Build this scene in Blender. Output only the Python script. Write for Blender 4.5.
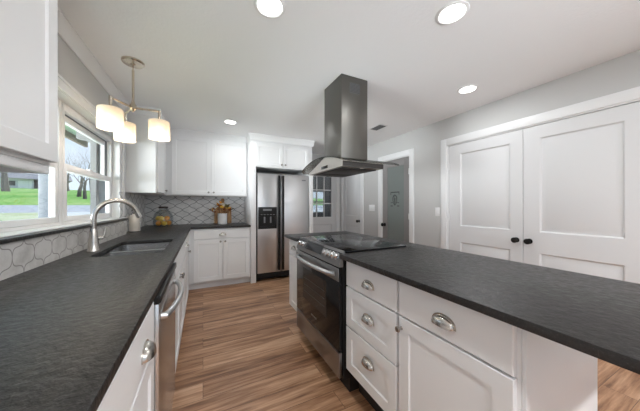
import bpy, bmesh, math, random
from mathutils import Vector, Matrix
R = math.radians
random.seed(7)
S = bpy.context.scene
for o in list(bpy.data.objects): bpy.data.objects.remove(o)
COL = S.collection

# ------------------------------------------------------------------ camera
F_PX = 238.0
YAW = math.atan(117.0 / F_PX)
cd = bpy.data.cameras.new('camera'); cam = bpy.data.objects.new('camera', cd); COL.objects.link(cam)
cd.sensor_width = 36.0; cd.lens = 36.0 * F_PX / 640.0; cd.clip_start = 0.03; cd.clip_end = 600
cam.location = (0, 0, 1.22); cam.rotation_euler = (R(90), 0, -YAW)
S.camera = cam
S.view_settings.view_transform = 'Standard'; S.view_settings.look = 'None'
S.view_settings.gamma = 1; S.view_settings.use_curve_mapping = False
S.view_settings.exposure = 0.20

# ------------------------------------------------------------------ sky, sun, added fill lights
W = bpy.data.worlds.new('sky'); S.world = W; W.use_nodes = True
nt = W.node_tree; nt.nodes.clear()
tc = nt.nodes.new('ShaderNodeTexCoord'); sx = nt.nodes.new('ShaderNodeSeparateXYZ')
cr = nt.nodes.new('ShaderNodeValToRGB'); no = nt.nodes.new('ShaderNodeTexNoise'); mx = nt.nodes.new('ShaderNodeMixRGB')
cr2 = nt.nodes.new('ShaderNodeValToRGB')
bg = nt.nodes.new('ShaderNodeBackground'); out = nt.nodes.new('ShaderNodeOutputWorld')
cr.color_ramp.elements[0].position = 0.0; cr.color_ramp.elements[0].color = (0.72, 0.82, 0.93, 1)
cr.color_ramp.elements[1].position = 0.5; cr.color_ramp.elements[1].color = (0.28, 0.50, 0.85, 1)
no.inputs['Scale'].default_value = 5; no.inputs['Detail'].default_value = 6
cr2.color_ramp.elements[0].position = 0.45; cr2.color_ramp.elements[1].position = 0.7
cr2.color_ramp.elements[1].color = (0.6, 0.6, 0.6, 1)
mx.inputs[2].default_value = (0.9, 0.93, 0.97, 1)
nt.links.new(tc.outputs['Generated'], sx.inputs[0]); nt.links.new(sx.outputs['Z'], cr.inputs[0])
nt.links.new(tc.outputs['Generated'], no.inputs['Vector']); nt.links.new(no.outputs[0], cr2.inputs[0])
nt.links.new(cr2.outputs[0], mx.inputs[0]); nt.links.new(cr.outputs[0], mx.inputs[1])
nt.links.new(mx.outputs[0], bg.inputs[0]); bg.inputs[1].default_value = 1.25
nt.links.new(bg.outputs[0], out.inputs[0])

def light(name, kind, loc, rot, energy, color=(1, 1, 1), size=None, size_y=None, parent=None, shape=None, spread=None):
    l = bpy.data.lights.new(name, kind); l.energy = energy; l.color = color
    if kind == 'AREA':
        l.shape = shape or ('RECTANGLE' if size_y else 'DISK'); l.size = size
        if size_y: l.size_y = size_y
        if spread: l.spread = spread
    elif kind == 'POINT': l.shadow_soft_size = size
    o = bpy.data.objects.new(name, l); COL.objects.link(o); o.location = loc; o.rotation_euler = rot
    if parent: o.parent = parent
    return o
sun = light('sun', 'SUN', (0, 0, 20), (0, R(38), R(35)), 4.0, (1, 0.95, 0.86)); sun.data.angle = 0.02
# added fill panels, unseen: behind the camera and outside the kitchen windows
EN = dict(rear=1.0, bounce=2.0, window=270.0, oblique=500.0, reach=8.0, down=3.5, down_rear=34.0, chandelier=1.6, world=1.25, sun=4.0)
bg.inputs[1].default_value = EN['world']; sun.data.energy = EN['sun']
light('rear_fill', 'AREA', (1.05, -2.95, 1.40), (R(-90), 0, R(180)), EN['rear'], (0.96, 0.98, 1.0), 3.0, 1.9)  # fill panel added at the rear wall to brighten the room
light('bounce_fill', 'AREA', (0.9, -2.0, 0.7), (R(160), 0, 0), EN['bounce'], (0.86, 0.94, 1.0), 2.6, 1.4, spread=R(120))  # added uplight behind the camera, brightens the ceiling
light('bounce_reach_fill', 'AREA', (1.0, -2.6, 0.9), (R(112), 0, 0), EN['reach'], (0.86, 0.94, 1.0), 2.4, 0.8, spread=R(36))  # second added uplight, thrown farther along the ceiling
_e = light('window_oblique_fill', 'AREA', (-4.6, 0.2, 0.8), (0, 0, 0), EN['oblique'], (0.92, 0.965, 1.0), 3.5, 1.3)  # added panel outdoors, out of view, pushes extra light in at a slant
_e.rotation_euler = (Vector((0.6, 2.6, 2.1)) - Vector(_e.location)).to_track_quat('-Z', 'Y').to_euler()
_d = light('window_front_fill', 'AREA', (-5.0, 2.3, 0.95), (0, 0, 0), EN['window'], (0.92, 0.965, 1.0), 4.5, 1.3)  # added panel facing the windows from outside, hidden from the camera
_d.rotation_euler = (Vector((0.9, 2.5, 2.2)) - Vector(_d.location)).to_track_quat('-Z', 'Y').to_euler()

# ------------------------------------------------------------------ materials
MATS = {}
def mat(name, col, rough=0.5, metal=0.0, spec=None, emit=None, est=0, coat=0, trans=0, ior=None):
    m = bpy.data.materials.new(name); m.use_nodes = True
    b = m.node_tree.nodes['Principled BSDF']
    b.inputs['Base Color'].default_value = (*col, 1); b.inputs['Roughness'].default_value = rough
    b.inputs['Metallic'].default_value = metal
    if spec is not None: b.inputs['Specular IOR Level'].default_value = spec
    if emit: b.inputs['Emission Color'].default_value = (*emit, 1); b.inputs['Emission Strength'].default_value = est
    if coat: b.inputs['Coat Weight'].default_value = coat
    if trans: b.inputs['Transmission Weight'].default_value = trans
    if ior: b.inputs['IOR'].default_value = ior
    MATS[name] = m
    return m
def nd(m, t, **kw):
    n = m.node_tree.nodes.new(t)
    for k, v in kw.items(): setattr(n, k, v)
    return n
def lk(m, a, b): m.node_tree.links.new(a, b)
def bsdf(m): return m.node_tree.nodes['Principled BSDF']
def math_n(m, op, a, b=None):
    n = nd(m, 'ShaderNodeMath', operation=op)
    for i, v in enumerate((a, b)):
        if v is None: continue
        if isinstance(v, (int, float)): n.inputs[i].default_value = v
        else: lk(m, v, n.inputs[i])
    return n.outputs[0]
def ramp(m, fac, stops):
    n = nd(m, 'ShaderNodeValToRGB')
    while len(n.color_ramp.elements) < len(stops): n.color_ramp.elements.new(0.5)
    for e, (p, c) in zip(n.color_ramp.elements, stops):
        e.position = p; e.color = (*c, 1) if len(c) == 3 else c
    lk(m, fac, n.inputs[0]); return n.outputs[0]
def noise(m, scale, detail=3, rough=0.5, vec=None, stretch=None):
    n = nd(m, 'ShaderNodeTexNoise'); n.inputs['Scale'].default_value = scale; n.inputs['Detail'].default_value = detail
    n.inputs['Roughness'].default_value = rough
    if vec is None: vec = nd(m, 'ShaderNodeTexCoord').outputs['Object']
    if stretch:
        mp = nd(m, 'ShaderNodeMapping'); mp.inputs['Scale'].default_value = stretch; lk(m, vec, mp.inputs[0]); vec = mp.outputs[0]
    lk(m, vec, n.inputs['Vector']); return n.outputs[0]
def bump(m, h, strength=0.2, dist=0.01):
    n = nd(m, 'ShaderNodeBump'); n.inputs['Strength'].default_value = strength; n.inputs['Distance'].default_value = dist
    lk(m, h, n.inputs['Height']); lk(m, n.outputs[0], bsdf(m).inputs['Normal'])

cab = mat('cabinet_white_paint', (0.83, 0.83, 0.83), 0.38)
trimw = mat('trim_white_paint', (0.82, 0.82, 0.82), 0.4)
doorw = mat('door_white_paint', (0.73, 0.73, 0.735), 0.55)
vinyl = mat('window_white_vinyl', (0.84, 0.84, 0.85), 0.35)
wallg = mat('wall_grey_paint', (0.575, 0.57, 0.56), 0.7); bump(wallg, noise(wallg, 140, 2), 0.06, 0.003)
ceil_m = mat('ceiling_white_texture', (0.90, 0.90, 0.905), 0.85); bump(ceil_m, noise(ceil_m, 60, 3, 0.6), 0.25, 0.006)
# granite: leathered near-black stone
gran = mat('black_leathered_granite', (0.03, 0.03, 0.03), 0.4, spec=0.46)
lk(gran, ramp(gran, noise(gran, 160, 5, 0.7), [(0.3, (0.008, 0.0073, 0.0068)), (0.58, (0.020, 0.018, 0.017)), (0.74, (0.07, 0.063, 0.058))]), bsdf(gran).inputs['Base Color'])
_n = noise(gran, 45, 4, 0.6)
lk(gran, ramp(gran, _n, [(0.3, (0.30,)*3), (0.7, (0.46,)*3)]), bsdf(gran).inputs['Roughness']); bump(gran, _n, 0.5, 0.008)
gran_l = gran
# floor planks along X
flo = mat('wood_plank_floor', (0.3, 0.18, 0.1), 0.38)
_tc = nd(flo, 'ShaderNodeTexCoord').outputs['Object']
br = nd(flo, 'ShaderNodeTexBrick', offset=0.37, offset_frequency=2)
br.inputs['Scale'].default_value = 1; br.inputs['Brick Width'].default_value = 1.22; br.inputs['Row Height'].default_value = 0.152
br.inputs['Mortar Size'].default_value = 0.0012; br.inputs['Mortar Smooth'].default_value = 0.1
br.inputs['Color1'].default_value = (0, 0, 0, 1); br.inputs['Color2'].default_value = (1, 1, 1, 1); br.inputs['Mortar'].default_value = (0.0, 0.0, 0.0, 1)
lk(flo, _tc, br.inputs['Vector'])
_off = nd(flo, 'ShaderNodeVectorMath', operation='MULTIPLY'); lk(flo, br.outputs['Color'], _off.inputs[0]); _off.inputs[1].default_value = (7.3, 3.1, 5.0)
_add = nd(flo, 'ShaderNodeVectorMath', operation='ADD'); lk(flo, _tc, _add.inputs[0]); lk(flo, _off.outputs[0], _add.inputs[1])
g1 = noise(flo, 3.2, 6, 0.62, _add.outputs[0], (0.55, 7.0, 1)); g2 = noise(flo, 9, 4, 0.6, _add.outputs[0], (0.5, 9, 1))
_g = math_n(flo, 'ADD', math_n(flo, 'MULTIPLY', g1, 0.75), math_n(flo, 'MULTIPLY', g2, 0.25))
_g = math_n(flo, 'ADD', _g, math_n(flo, 'MULTIPLY', math_n(flo, 'SUBTRACT', br.outputs['Color'], 0.5), 0.14))
_c = ramp(flo, _g, [(0.33, (0.15, 0.066, 0.033)), (0.44, (0.33, 0.168, 0.088)), (0.54, (0.50, 0.285, 0.165)), (0.66, (0.66, 0.42, 0.27))])
_mm = nd(flo, 'ShaderNodeMixRGB'); lk(flo, br.outputs['Fac'], _mm.inputs[0]); lk(flo, _c, _mm.inputs[1]); _mm.inputs[2].default_value = (0.05, 0.028, 0.016, 1)
lk(flo, _mm.outputs[0], bsdf(flo).inputs['Base Color']); bump(flo, _g, 0.05, 0.003)
# arabesque tile: two families of wavy grout lines
def tile_mat(name, hor, pw, ph, tile_a, tile_b, grout, amp=0.13, gw=0.05, rough=0.25, oz=0.0):
    m = mat(name, tile_a, rough)
    tcn = nd(m, 'ShaderNodeTexCoord'); sp = nd(m, 'ShaderNodeSeparateXYZ'); lk(m, tcn.outputs['Object'], sp.inputs[0])
    u = math_n(m, 'DIVIDE', sp.outputs[hor], pw); v = math_n(m, 'DIVIDE', math_n(m, 'ADD', sp.outputs['Z'], oz), ph)
    p = math_n(m, 'ADD', u, v); q = math_n(m, 'SUBTRACT', u, v)
    def wav(a, b):
        s = math_n(m, 'SINE', math_n(m, 'MULTIPLY', b, 2 * math.pi))
        return math_n(m, 'ADD', a, math_n(m, 'MULTIPLY', s, amp))
    def dist(x):
        f = math_n(m, 'FRACT', x); return math_n(m, 'MINIMUM', f, math_n(m, 'SUBTRACT', 1.0, f))
    d = math_n(m, 'MINIMUM', dist(wav(p, q)), dist(wav(q, p)))
    g = ramp(m, d, [(gw * 0.6, (1, 1, 1)), (gw * 1.3, (0, 0, 0))])
    tcl = ramp(m, noise(m, 9, 5, 0.65), [(0.35, tile_b), (0.6, tile_a)])
    mm = nd(m, 'ShaderNodeMixRGB'); lk(m, g, mm.inputs[0]); lk(m, tcl, mm.inputs[1]); mm.inputs[2].default_value = (*grout, 1)
    lk(m, mm.outputs[0], bsdf(m).inputs['Base Color']); bump(m, math_n(m, 'SUBTRACT', 1.0, g), 0.3, 0.003)
    return m
tile_l = tile_mat('marble_arabesque_tile', 'Y', 0.15, 0.17, (0.66, 0.64, 0.62), (0.50, 0.48, 0.46), (0.30, 0.28, 0.27), gw=0.022, oz=0.025)
tile_b = tile_mat('grey_white_arabesque_tile', 'X', 0.20, 0.135, (0.78, 0.77, 0.76), (0.66, 0.65, 0.64), (0.26, 0.26, 0.26), amp=0.05, gw=0.04)
tile_b2 = tile_mat('grey_white_arabesque_tile_corner', 'Y', 0.20, 0.135, (0.78, 0.77, 0.76), (0.66, 0.65, 0.64), (0.26, 0.26, 0.26), amp=0.05, gw=0.04)
# metals
steel = mat('brushed_stainless_steel', (0.62, 0.62, 0.62), 0.27, 1.0)
bump(steel, noise(steel, 60, 3, 0.6, None, (12, 12, 0.15)), 0.03, 0.002)
steel_h = mat('brushed_stainless_horizontal', (0.62, 0.62, 0.625), 0.34, 1.0)
bump(steel_h, noise(steel_h, 50, 3, 0.6, None, (0.15, 0.15, 12)), 0.03, 0.002)
hoodst = mat('hood_stainless_steel', (0.155, 0.148, 0.135), 0.38, 1.0)  # hood steel darkened in colour for the dark surroundings it reflects
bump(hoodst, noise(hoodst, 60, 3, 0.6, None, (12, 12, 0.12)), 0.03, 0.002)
steel_b = mat('hood_steel_lit', (0.62, 0.59, 0.55), 0.35, 1.0)  # brighter copy of the hood steel, bright reflections put into the colour
steel_r = mat('range_steel', (0.31, 0.31, 0.31), 0.3, 1.0)
sinkst = mat('sink_stainless', (0.6, 0.6, 0.6), 0.26, 1.0)
nickel = mat('satin_nickel', (0.56, 0.53, 0.49), 0.26, 1.0)
nickel_w = mat('warm_satin_nickel', (0.62, 0.54, 0.45), 0.25, 1.0)
blackp = mat('black_plastic', (0.009, 0.009, 0.009), 0.4, spec=0.3)
blackg = mat('black_gloss_glass', (0.006, 0.006, 0.0065), 0.10, spec=0.28)
ovenwin = mat('oven_window_glass', (0.035, 0.034, 0.033), 0.12, spec=0.3)
blackm = mat('black_matte_metal', (0.012, 0.012, 0.012), 0.45, 0.6)
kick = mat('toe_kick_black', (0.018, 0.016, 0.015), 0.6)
darkf = mat('dark_filter_mesh', (0.05, 0.047, 0.043), 0.45, 0.7)
greyo = mat('etched_grey', (0.07, 0.075, 0.075), 0.6)
greym = mat('grey_print', (0.25, 0.25, 0.26), 0.5)
ventd = mat('vent_dark', (0.10, 0.10, 0.10), 0.6)
ventw = mat('vent_white', (0.72, 0.72, 0.72), 0.5)
dispm = mat('display_glass', (0.03, 0.032, 0.036), 0.08)
platew = mat('switch_plate_white', (0.86, 0.86, 0.86), 0.35)
def glass_pane(name, tint=(1, 1, 1), refl=0.08, rough=0.0):
    m = bpy.data.materials.new(name); m.use_nodes = True; n = m.node_tree.nodes; n.clear()
    t = n.new('ShaderNodeBsdfTransparent'); t.inputs[0].default_value = (*tint, 1)
    g = n.new('ShaderNodeBsdfGlossy'); g.inputs['Roughness'].default_value = rough
    fr = n.new('ShaderNodeLayerWeight'); fr.inputs[0].default_value = 0.25
    mu = n.new('ShaderNodeMath'); mu.operation = 'MULTIPLY_ADD'; mu.inputs[1].default_value = 0.22; mu.inputs[2].default_value = refl
    mxs = n.new('ShaderNodeMixShader'); o = n.new('ShaderNodeOutputMaterial')
    l = m.node_tree.links
    l.new(fr.outputs['Fresnel'], mu.inputs[0]); l.new(mu.outputs[0], mxs.inputs[0]); l.new(t.outputs[0], mxs.inputs[1]); l.new(g.outputs[0], mxs.inputs[2]); l.new(mxs.outputs[0], o.inputs[0])
    MATS[name] = m; return m
pane = glass_pane('clear_window_glass', (0.97, 0.98, 0.98), 0.0)
pane_d = glass_pane('dark_door_glass', (0.75, 0.78, 0.8), 0.12)
hoodgl = glass_pane('hood_tinted_glass', (0.62, 0.62, 0.6), 0.10)
jargl = glass_pane('jar_glass', (0.93, 0.95, 0.96), 0.06)
frost = mat('frosted_door_glass', (0.21, 0.235, 0.225), 0.35)
greyd = mat('grey_door_paint', (0.27, 0.255, 0.25), 0.5)
shade_m = bpy.data.materials.new('frosted_lamp_shade'); shade_m.use_nodes = True
def _shade(m):
    n = m.node_tree.nodes; n.clear(); l = m.node_tree.links
    d = n.new('ShaderNodeBsdfDiffuse'); d.inputs[0].default_value = (0.62, 0.58, 0.51, 1)
    t = n.new('ShaderNodeBsdfTranslucent'); t.inputs[0].default_value = (0.62, 0.56, 0.47, 1)
    tr = n.new('ShaderNodeBsdfTransparent'); tr.inputs[0].default_value = (1, 0.97, 0.92, 1)
    e = n.new('ShaderNodeEmission'); e.inputs[0].default_value = (1, 0.83, 0.62, 1); e.inputs[1].default_value = 0.12
    a = n.new('ShaderNodeMixShader'); a.inputs[0].default_value = 0.5; b = n.new('ShaderNodeMixShader'); b.inputs[0].default_value = 0.25
    ad = n.new('ShaderNodeAddShader'); o = n.new('ShaderNodeOutputMaterial')
    l.new(d.outputs[0], a.inputs[1]); l.new(t.outputs[0], a.inputs[2]); l.new(a.outputs[0], b.inputs[1]); l.new(tr.outputs[0], b.inputs[2])
    l.new(b.outputs[0], ad.inputs[0]); l.new(e.outputs[0], ad.inputs[1]); l.new(ad.outputs[0], o.inputs[0])
_shade(shade_m)
bulb_m = mat('warm_bulb_glow', (1, 1, 1), 0.5, emit=(1, 0.86, 0.66), est=5)
lens_m = mat('downlight_lens', (1, 1, 1), 0.5, emit=(1, 0.98, 0.94), est=6)
# small things
cream = mat('cream_ceramic', (0.72, 0.66, 0.58), 0.35)
whitec = mat('white_ceramic', (0.82, 0.82, 0.82), 0.3)
boardw = mat('board_wood', (0.42, 0.24, 0.11), 0.5)
lk(boardw, ramp(boardw, noise(boardw, 10, 4, 0.6, None, (6, 6, 0.7)), [(0.3, (0.26, 0.12, 0.045)), (0.7, (0.55, 0.33, 0.15))]), bsdf(boardw).inputs['Base Color'])
lemon = mat('lemon_skin', (0.85, 0.55, 0.06), 0.4); orange = mat('orange_skin', (0.85, 0.33, 0.03), 0.4)
leafs = [mat('leaf_rust', (0.32, 0.09, 0.02), 0.6), mat('leaf_amber', (0.62, 0.27, 0.03), 0.6), mat('leaf_yellow', (0.72, 0.42, 0.05), 0.6), mat('leaf_cream', (0.75, 0.70, 0.60), 0.6), mat('leaf_olive', (0.13, 0.11, 0.04), 0.6)]
stemm = mat('stem_brown', (0.14, 0.06, 0.03), 0.6)
# outdoors
grass = mat('lawn_grass', (0.10, 0.24, 0.03), 0.9)
lk(grass, ramp(grass, noise(grass, 0.22, 6, 0.65), [(0.36, (0.10, 0.30, 0.035)), (0.52, (0.20, 0.40, 0.07)), (0.66, (0.36, 0.46, 0.16))]), bsdf(grass).inputs['Base Color'])
drygrass = mat('pale_spring_grass', (0.40, 0.48, 0.25), 0.9)
lk(drygrass, ramp(drygrass, noise(drygrass, 0.9, 6, 0.7), [(0.35, (0.30, 0.40, 0.16)), (0.6, (0.56, 0.58, 0.40))]), bsdf(drygrass).inputs['Base Color'])
road_m = mat('pale_asphalt', (0.42, 0.44, 0.47), 0.85)
bark = mat('grey_bark', (0.10, 0.085, 0.075), 0.9)
soffit = mat('soffit_green_paint', (0.50, 0.72, 0.52), 0.6); fascia = mat('brown_fascia', (0.18, 0.14, 0.09), 0.6)
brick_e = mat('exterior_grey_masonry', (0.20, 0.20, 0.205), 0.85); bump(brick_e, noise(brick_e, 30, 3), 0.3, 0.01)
frame_shade = mat('exterior_frame_shade', (0.17, 0.19, 0.22), 0.5)  # outer window frame, its shade put into the colour
housew = mat('house_pale_siding', (0.55, 0.56, 0.60), 0.7); houser = mat('house_grey_shingle', (0.22, 0.22, 0.24), 0.8); houseb = mat('house_red_brick', (0.22, 0.12, 0.10), 0.8)
housed = mat('house_dark_opening', (0.04, 0.04, 0.045), 0.7)

# ------------------------------------------------------------------ mesh helpers
def frame(origin, a, b):       # a = width direction, b = outward direction, c = up
    a, b = Vector(a), Vector(b); m = Matrix.Identity(4)
    for i in range(3): m[i][0] = a[i]; m[i][1] = b[i]; m[i][2] = (0, 0, 1)[i]; m[i][3] = origin[i]
    return m
I4 = Matrix.Identity(4)
class MB:
    def __init__(s, F=None): s.bm = bmesh.new(); s.F = F or I4
    def _v(s, p): return s.bm.verts.new(s.F @ Vector(p))
    def box(s, x0, x1, y0, y1, z0, z1, bev=0):
        t = bmesh.new()
        vs = [t.verts.new((x, y, z)) for x in (x0, x1) for y in (y0, y1) for z in (z0, z1)]
        for f in ((0,1,3,2),(4,6,7,5),(0,4,5,1),(2,3,7,6),(0,2,6,4),(1,5,7,3)): t.faces.new([vs[i] for i in f])
        if bev: bmesh.ops.bevel(t, geom=t.edges[:], offset=bev, segments=2, profile=0.5, affect='EDGES')
        s.merge(t); return s
    def merge(s, t, M=None):
        M = s.F @ (M or I4)
        mp = {v: s.bm.verts.new(M @ v.co) for v in t.verts}
        for f in t.faces:
            try: s.bm.faces.new([mp[v] for v in f.verts])
            except ValueError: pass
        t.free()
    def quad(s, *ps):
        s.bm.faces.new([s._v(p) for p in ps])
    def lathe(s, c, axis, prof, seg=24, cap=True):
        c = Vector(c); ax = Vector(axis).normalized(); q = Vector((0, 0, 1)).rotation_difference(ax)
        rings = []
        for r, h in prof:
            if r < 1e-6: rings.append([s._v(c + q @ Vector((0, 0, h)))])
            else: rings.append([s._v(c + q @ Vector((r * math.cos(2*math.pi*k/seg), r * math.sin(2*math.pi*k/seg), h))) for k in range(seg)])
        for A, B in zip(rings, rings[1:]):
            if len(A) == 1 and len(B) == 1: continue
            for k in range(seg):
                k2 = (k + 1) % seg
                if len(A) == 1: s.bm.faces.new((A[0], B[k2], B[k]))
                elif len(B) == 1: s.bm.faces.new((A[k], A[k2], B[0]))
                else: s.bm.faces.new((A[k], A[k2], B[k2], B[k]))
        if cap:
            if len(rings[0]) > 2: s.bm.faces.new(rings[0][::-1])
            if len(rings[-1]) > 2: s.bm.faces.new(rings[-1])
        return s
    def cyl(s, p0, p1, r, seg=16, r2=None):
        p0, p1 = Vector(p0), Vector(p1); L = (p1 - p0).length
        return s.lathe(p0, p1 - p0, [(r, 0), (r if r2 is None else r2, L)], seg)
    def tube(s, pts, r, seg=12):
        pts = [Vector(p) for p in pts]; rs = r if isinstance(r, (list, tuple)) else [r] * len(pts)
        prev = None; rings = []
        for i, p in enumerate(pts):
            d = (pts[min(i+1, len(pts)-1)] - pts[max(i-1, 0)]).normalized()
            if prev is None:
                n = d.orthogonal().normalized()
            else:
                n = prev - d * prev.dot(d); n.normalize()
            prev = n; b = d.cross(n)
            rings.append([s._v(p + rs[i] * (n * math.cos(2*math.pi*k/seg) + b * math.sin(2*math.pi*k/seg))) for k in range(seg)])
        for A, B in zip(rings, rings[1:]):
            for k in range(seg): s.bm.faces.new((A[k], A[(k+1) % seg], B[(k+1) % seg], B[k]))
        s.bm.faces.new(rings[0][::-1]); s.bm.faces.new(rings[-1]); return s
    def prism(s, loops, z0, z1, axis='z', bev=0):      # loops: outline, then holes
        t = bmesh.new(); edges = []
        for lp in loops:
            vs = [t.verts.new((p[0], p[1], z0)) for p in lp]
            edges += [t.edges.new((vs[i], vs[(i+1) % len(vs)])) for i in range(len(vs))]
        bmesh.ops.triangle_fill(t, use_beauty=True, edges=edges)
        bmesh.ops.dissolve_limit(t, angle_limit=0.01, verts=t.verts[:], edges=t.edges[:]) if len(loops) == 1 else None
        g = bmesh.ops.extrude_face_region(t, geom=t.faces[:])
        for v in [e for e in g['geom'] if isinstance(e, bmesh.types.BMVert)]: v.co.z = z1
        bmesh.ops.recalc_face_normals(t, faces=t.faces[:])
        if bev:
            es = [e for e in t.edges if len(e.link_faces) == 2 and e.calc_face_angle() > 0.6]
            bmesh.ops.bevel(t, geom=es, offset=bev, segments=2, profile=0.5, affect='EDGES')
        M = {'z': I4, 'x': Matrix(((0,0,1,0),(1,0,0,0),(0,1,0,0),(0,0,0,1))), 'y': Matrix(((1,0,0,0),(0,0,1,0),(0,1,0,0),(0,0,0,1)))}[axis]
        s.merge(t, M); return s
    def front(s, a0, a1, c0, c1, b0, t, panels=(), rings=(), ease=0.002):
        """panelled door or drawer front in (a, b, c): a width, b outward, c up"""
        b1 = b0 + t
        A = [a0 + ease, a1 - ease]; Cc = [c0 + ease, c1 - ease]
        for (p0, p1, q0, q1) in panels: A += [p0, p1]; Cc += [q0, q1]
        A = sorted(set(A)); Cc = sorted(set(Cc))
        for i in range(len(A) - 1):
            for j in range(len(Cc) - 1):
                m = ((A[i] + A[i+1]) / 2, (Cc[j] + Cc[j+1]) / 2)
                if any(p0 < m[0] < p1 and q0 < m[1] < q1 for p0, p1, q0, q1 in panels): continue
                s.quad((A[i], b1, Cc[j]), (A[i+1], b1, Cc[j]), (A[i+1], b1, Cc[j+1]), (A[i], b1, Cc[j+1]))
        def ring(r0, d0, r1, d1):
            P = [(r0[0], d0, r0[2]), (r0[1], d0, r0[2]), (r0[1], d0, r0[3]), (r0[0], d0, r0[3])]
            Q = [(r1[0], d1, r1[2]), (r1[1], d1, r1[2]), (r1[1], d1, r1[3]), (r1[0], d1, r1[3])]
            for k in range(4): s.quad(P[k], P[(k+1) % 4], Q[(k+1) % 4], Q[k])
        for (p0, p1, q0, q1) in panels:
            pr = (p0, p1, q0, q1); pd = b1
            for ins, dep in rings:
                nr = (p0 + ins, p1 - ins, q0 + ins, q1 - ins); ring(pr, pd, nr, b1 + dep); pr, pd = nr, b1 + dep
            s.quad((pr[0], pd, pr[2]), (pr[1], pd, pr[2]), (pr[1], pd, pr[3]), (pr[0], pd, pr[3]))
        o = (a0, a1, c0, c1); i_ = (a0 + ease, a1 - ease, c0 + ease, c1 - ease)
        ring(i_, b1, o, b1 - ease); ring(o, b1 - ease, o, b0)
        s.quad((a0, b0, c0), (a1, b0, c0), (a1, b0, c1), (a0, b0, c1))
        return s
    def obj(s, name, m, parent=None, loc=None, sharp=35):
        bm = s.bm
        bmesh.ops.remove_doubles(bm, verts=bm.verts[:], dist=1e-5)
        bmesh.ops.recalc_face_normals(bm, faces=bm.faces[:])
        root = parent
        while root is not None and root.parent is not None: root = root.parent
        off = Vector(loc) if loc is not None else (root.location.copy() if root else Vector((0, 0, 0)))
        bmesh.ops.translate(bm, verts=bm.verts[:], vec=-off)
        for f in bm.faces: f.smooth = True
        for e in bm.edges:
            if len(e.link_faces) != 2 or e.calc_face_angle(0) > R(sharp): e.smooth = False
        me = bpy.data.meshes.new(name); bm.to_mesh(me); bm.free(); me.materials.append(m)
        o = bpy.data.objects.new(name, me); COL.objects.link(o)
        if parent: o.parent = parent
        else: o.location = off
        return o
def thing(name, label, cat, loc=(0, 0, 0), group=None):
    o = bpy.data.objects.new(name, None); COL.objects.link(o); o.location = loc; o.empty_display_size = 0.1
    o['label'] = label; o['category'] = cat
    if group: o['group'] = group
    return o
def tag(o, label, cat, group=None, kind=None):
    o['label'] = label; o['category'] = cat
    if group: o['group'] = group
    if kind: o['kind'] = kind
    return o
def struct(o, label=None):
    o['kind'] = 'structure'
    if label: o['label'] = label
    return o
def sroot(name, loc=(0, 0, 0), label=None):
    o = bpy.data.objects.new(name, None); COL.objects.link(o); o.location = loc; o['kind'] = 'structure'
    if label: o['label'] = label
    return o
def copy_tree(o, parent=None):
    c = o.copy(); COL.objects.link(c); c.parent = parent
    for ch in o.children: copy_tree(ch, c)
    return c

# ------------------------------------------------------------------ dimensions
CEIL = 2.36; XL = -0.80; XR = 2.864; YB = 4.46; YH = 4.73; YREAR = -3.1
XG = -0.90

# ------------------------------------------------------------------ room shell
struct(MB().box(XL - 0.2, XR + 0.14, YREAR - 0.14, YH + 0.14, -0.12, 0).obj('floor', flo))
struct(MB().box(XL - 0.25, XR + 0.2, YREAR - 0.2, YH + 0.2, CEIL, CEIL + 0.15).obj('ceiling', ceil_m))
WY0, WY1, WZ0, WZ1 = 1.18, 3.30, 1.083, 1.945          # double window opening
w = MB()
w.box(XL - 0.2, XL, YREAR, WY0, 0, CEIL); w.box(XL - 0.2, XL, WY1, YB + 0.1, 0, CEIL)
w.box(XL - 0.2, XL, WY0, WY1, 0, WZ0); w.box(XL - 0.2, XL, WY0, WY1, WZ1, CEIL)
struct(w.obj('wall_left', wallg))
struct(MB().box(XL, 1.76, YB, YB + 0.1, 0, CEIL).obj('wall_back', wallg))
DZ = 2.0                                                # door opening height
HX0, HX1 = 1.93, 2.74
w = MB(); w.box(1.76, HX0, YH, YH + 0.12, 0, CEIL); w.box(HX1, XR, YH, YH + 0.12, 0, CEIL); w.box(HX0, HX1, YH, YH + 0.12, DZ, CEIL)
w.box(1.70, 1.76, YB + 0.1, YH + 0.12, 0, CEIL)
struct(w.obj('wall_hall', wallg))
OP = [(0.425, 2.056), (2.684, 3.324), (3.945, 4.64)]     # closet, grey door, far door openings on the right wall
w = MB(); ys = [YREAR] + [v for p in OP for v in p] + [YH]
for i in range(0, len(ys), 2): w.box(XR, XR + 0.12, ys[i], ys[i+1], 0, CEIL)
for a, b in OP: w.box(XR, XR + 0.12, a, b, DZ, CEIL)
struct(w.obj('wall_right', wallg))
struct(MB().box(XR + 0.1205, XR + 0.14, YREAR, YH, 0, CEIL).obj('closet_backing', mat('closet_shade', (0.08, 0.08, 0.08), 0.8)))  # sheet added to block outside light, coloured dark for closet shade
w = MB(); w.box(XL, -0.5, YREAR - 0.12, YREAR, 0, CEIL); w.box(2.6, XR, YREAR - 0.12, YREAR, 0, CEIL)
w.box(-0.5, 2.6, YREAR - 0.12, YREAR, 0, 0.4); w.box(-0.5, 2.6, YREAR - 0.12, YREAR, 2.3, CEIL)
struct(w.obj('wall_rear', wallg))
wn = sroot('added_window', (1.05, YREAR, 0.4))  # unseen rear window, added to let in more light
w = MB(); w.box(-0.5, -0.44, YREAR - 0.1, YREAR + 0.01, 0.4, 2.3); w.box(2.54, 2.6, YREAR - 0.1, YREAR + 0.01, 0.4, 2.3); w.box(-0.44, 2.54, YREAR - 0.1, YREAR + 0.01, 0.4, 0.46); w.box(-0.44, 2.54, YREAR - 0.1, YREAR + 0.01, 2.24, 2.3)
w.box(1.02, 1.08, YREAR - 0.1, YREAR + 0.01, 0.46, 2.24)
w.obj('window_frame', vinyl, wn)
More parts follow.
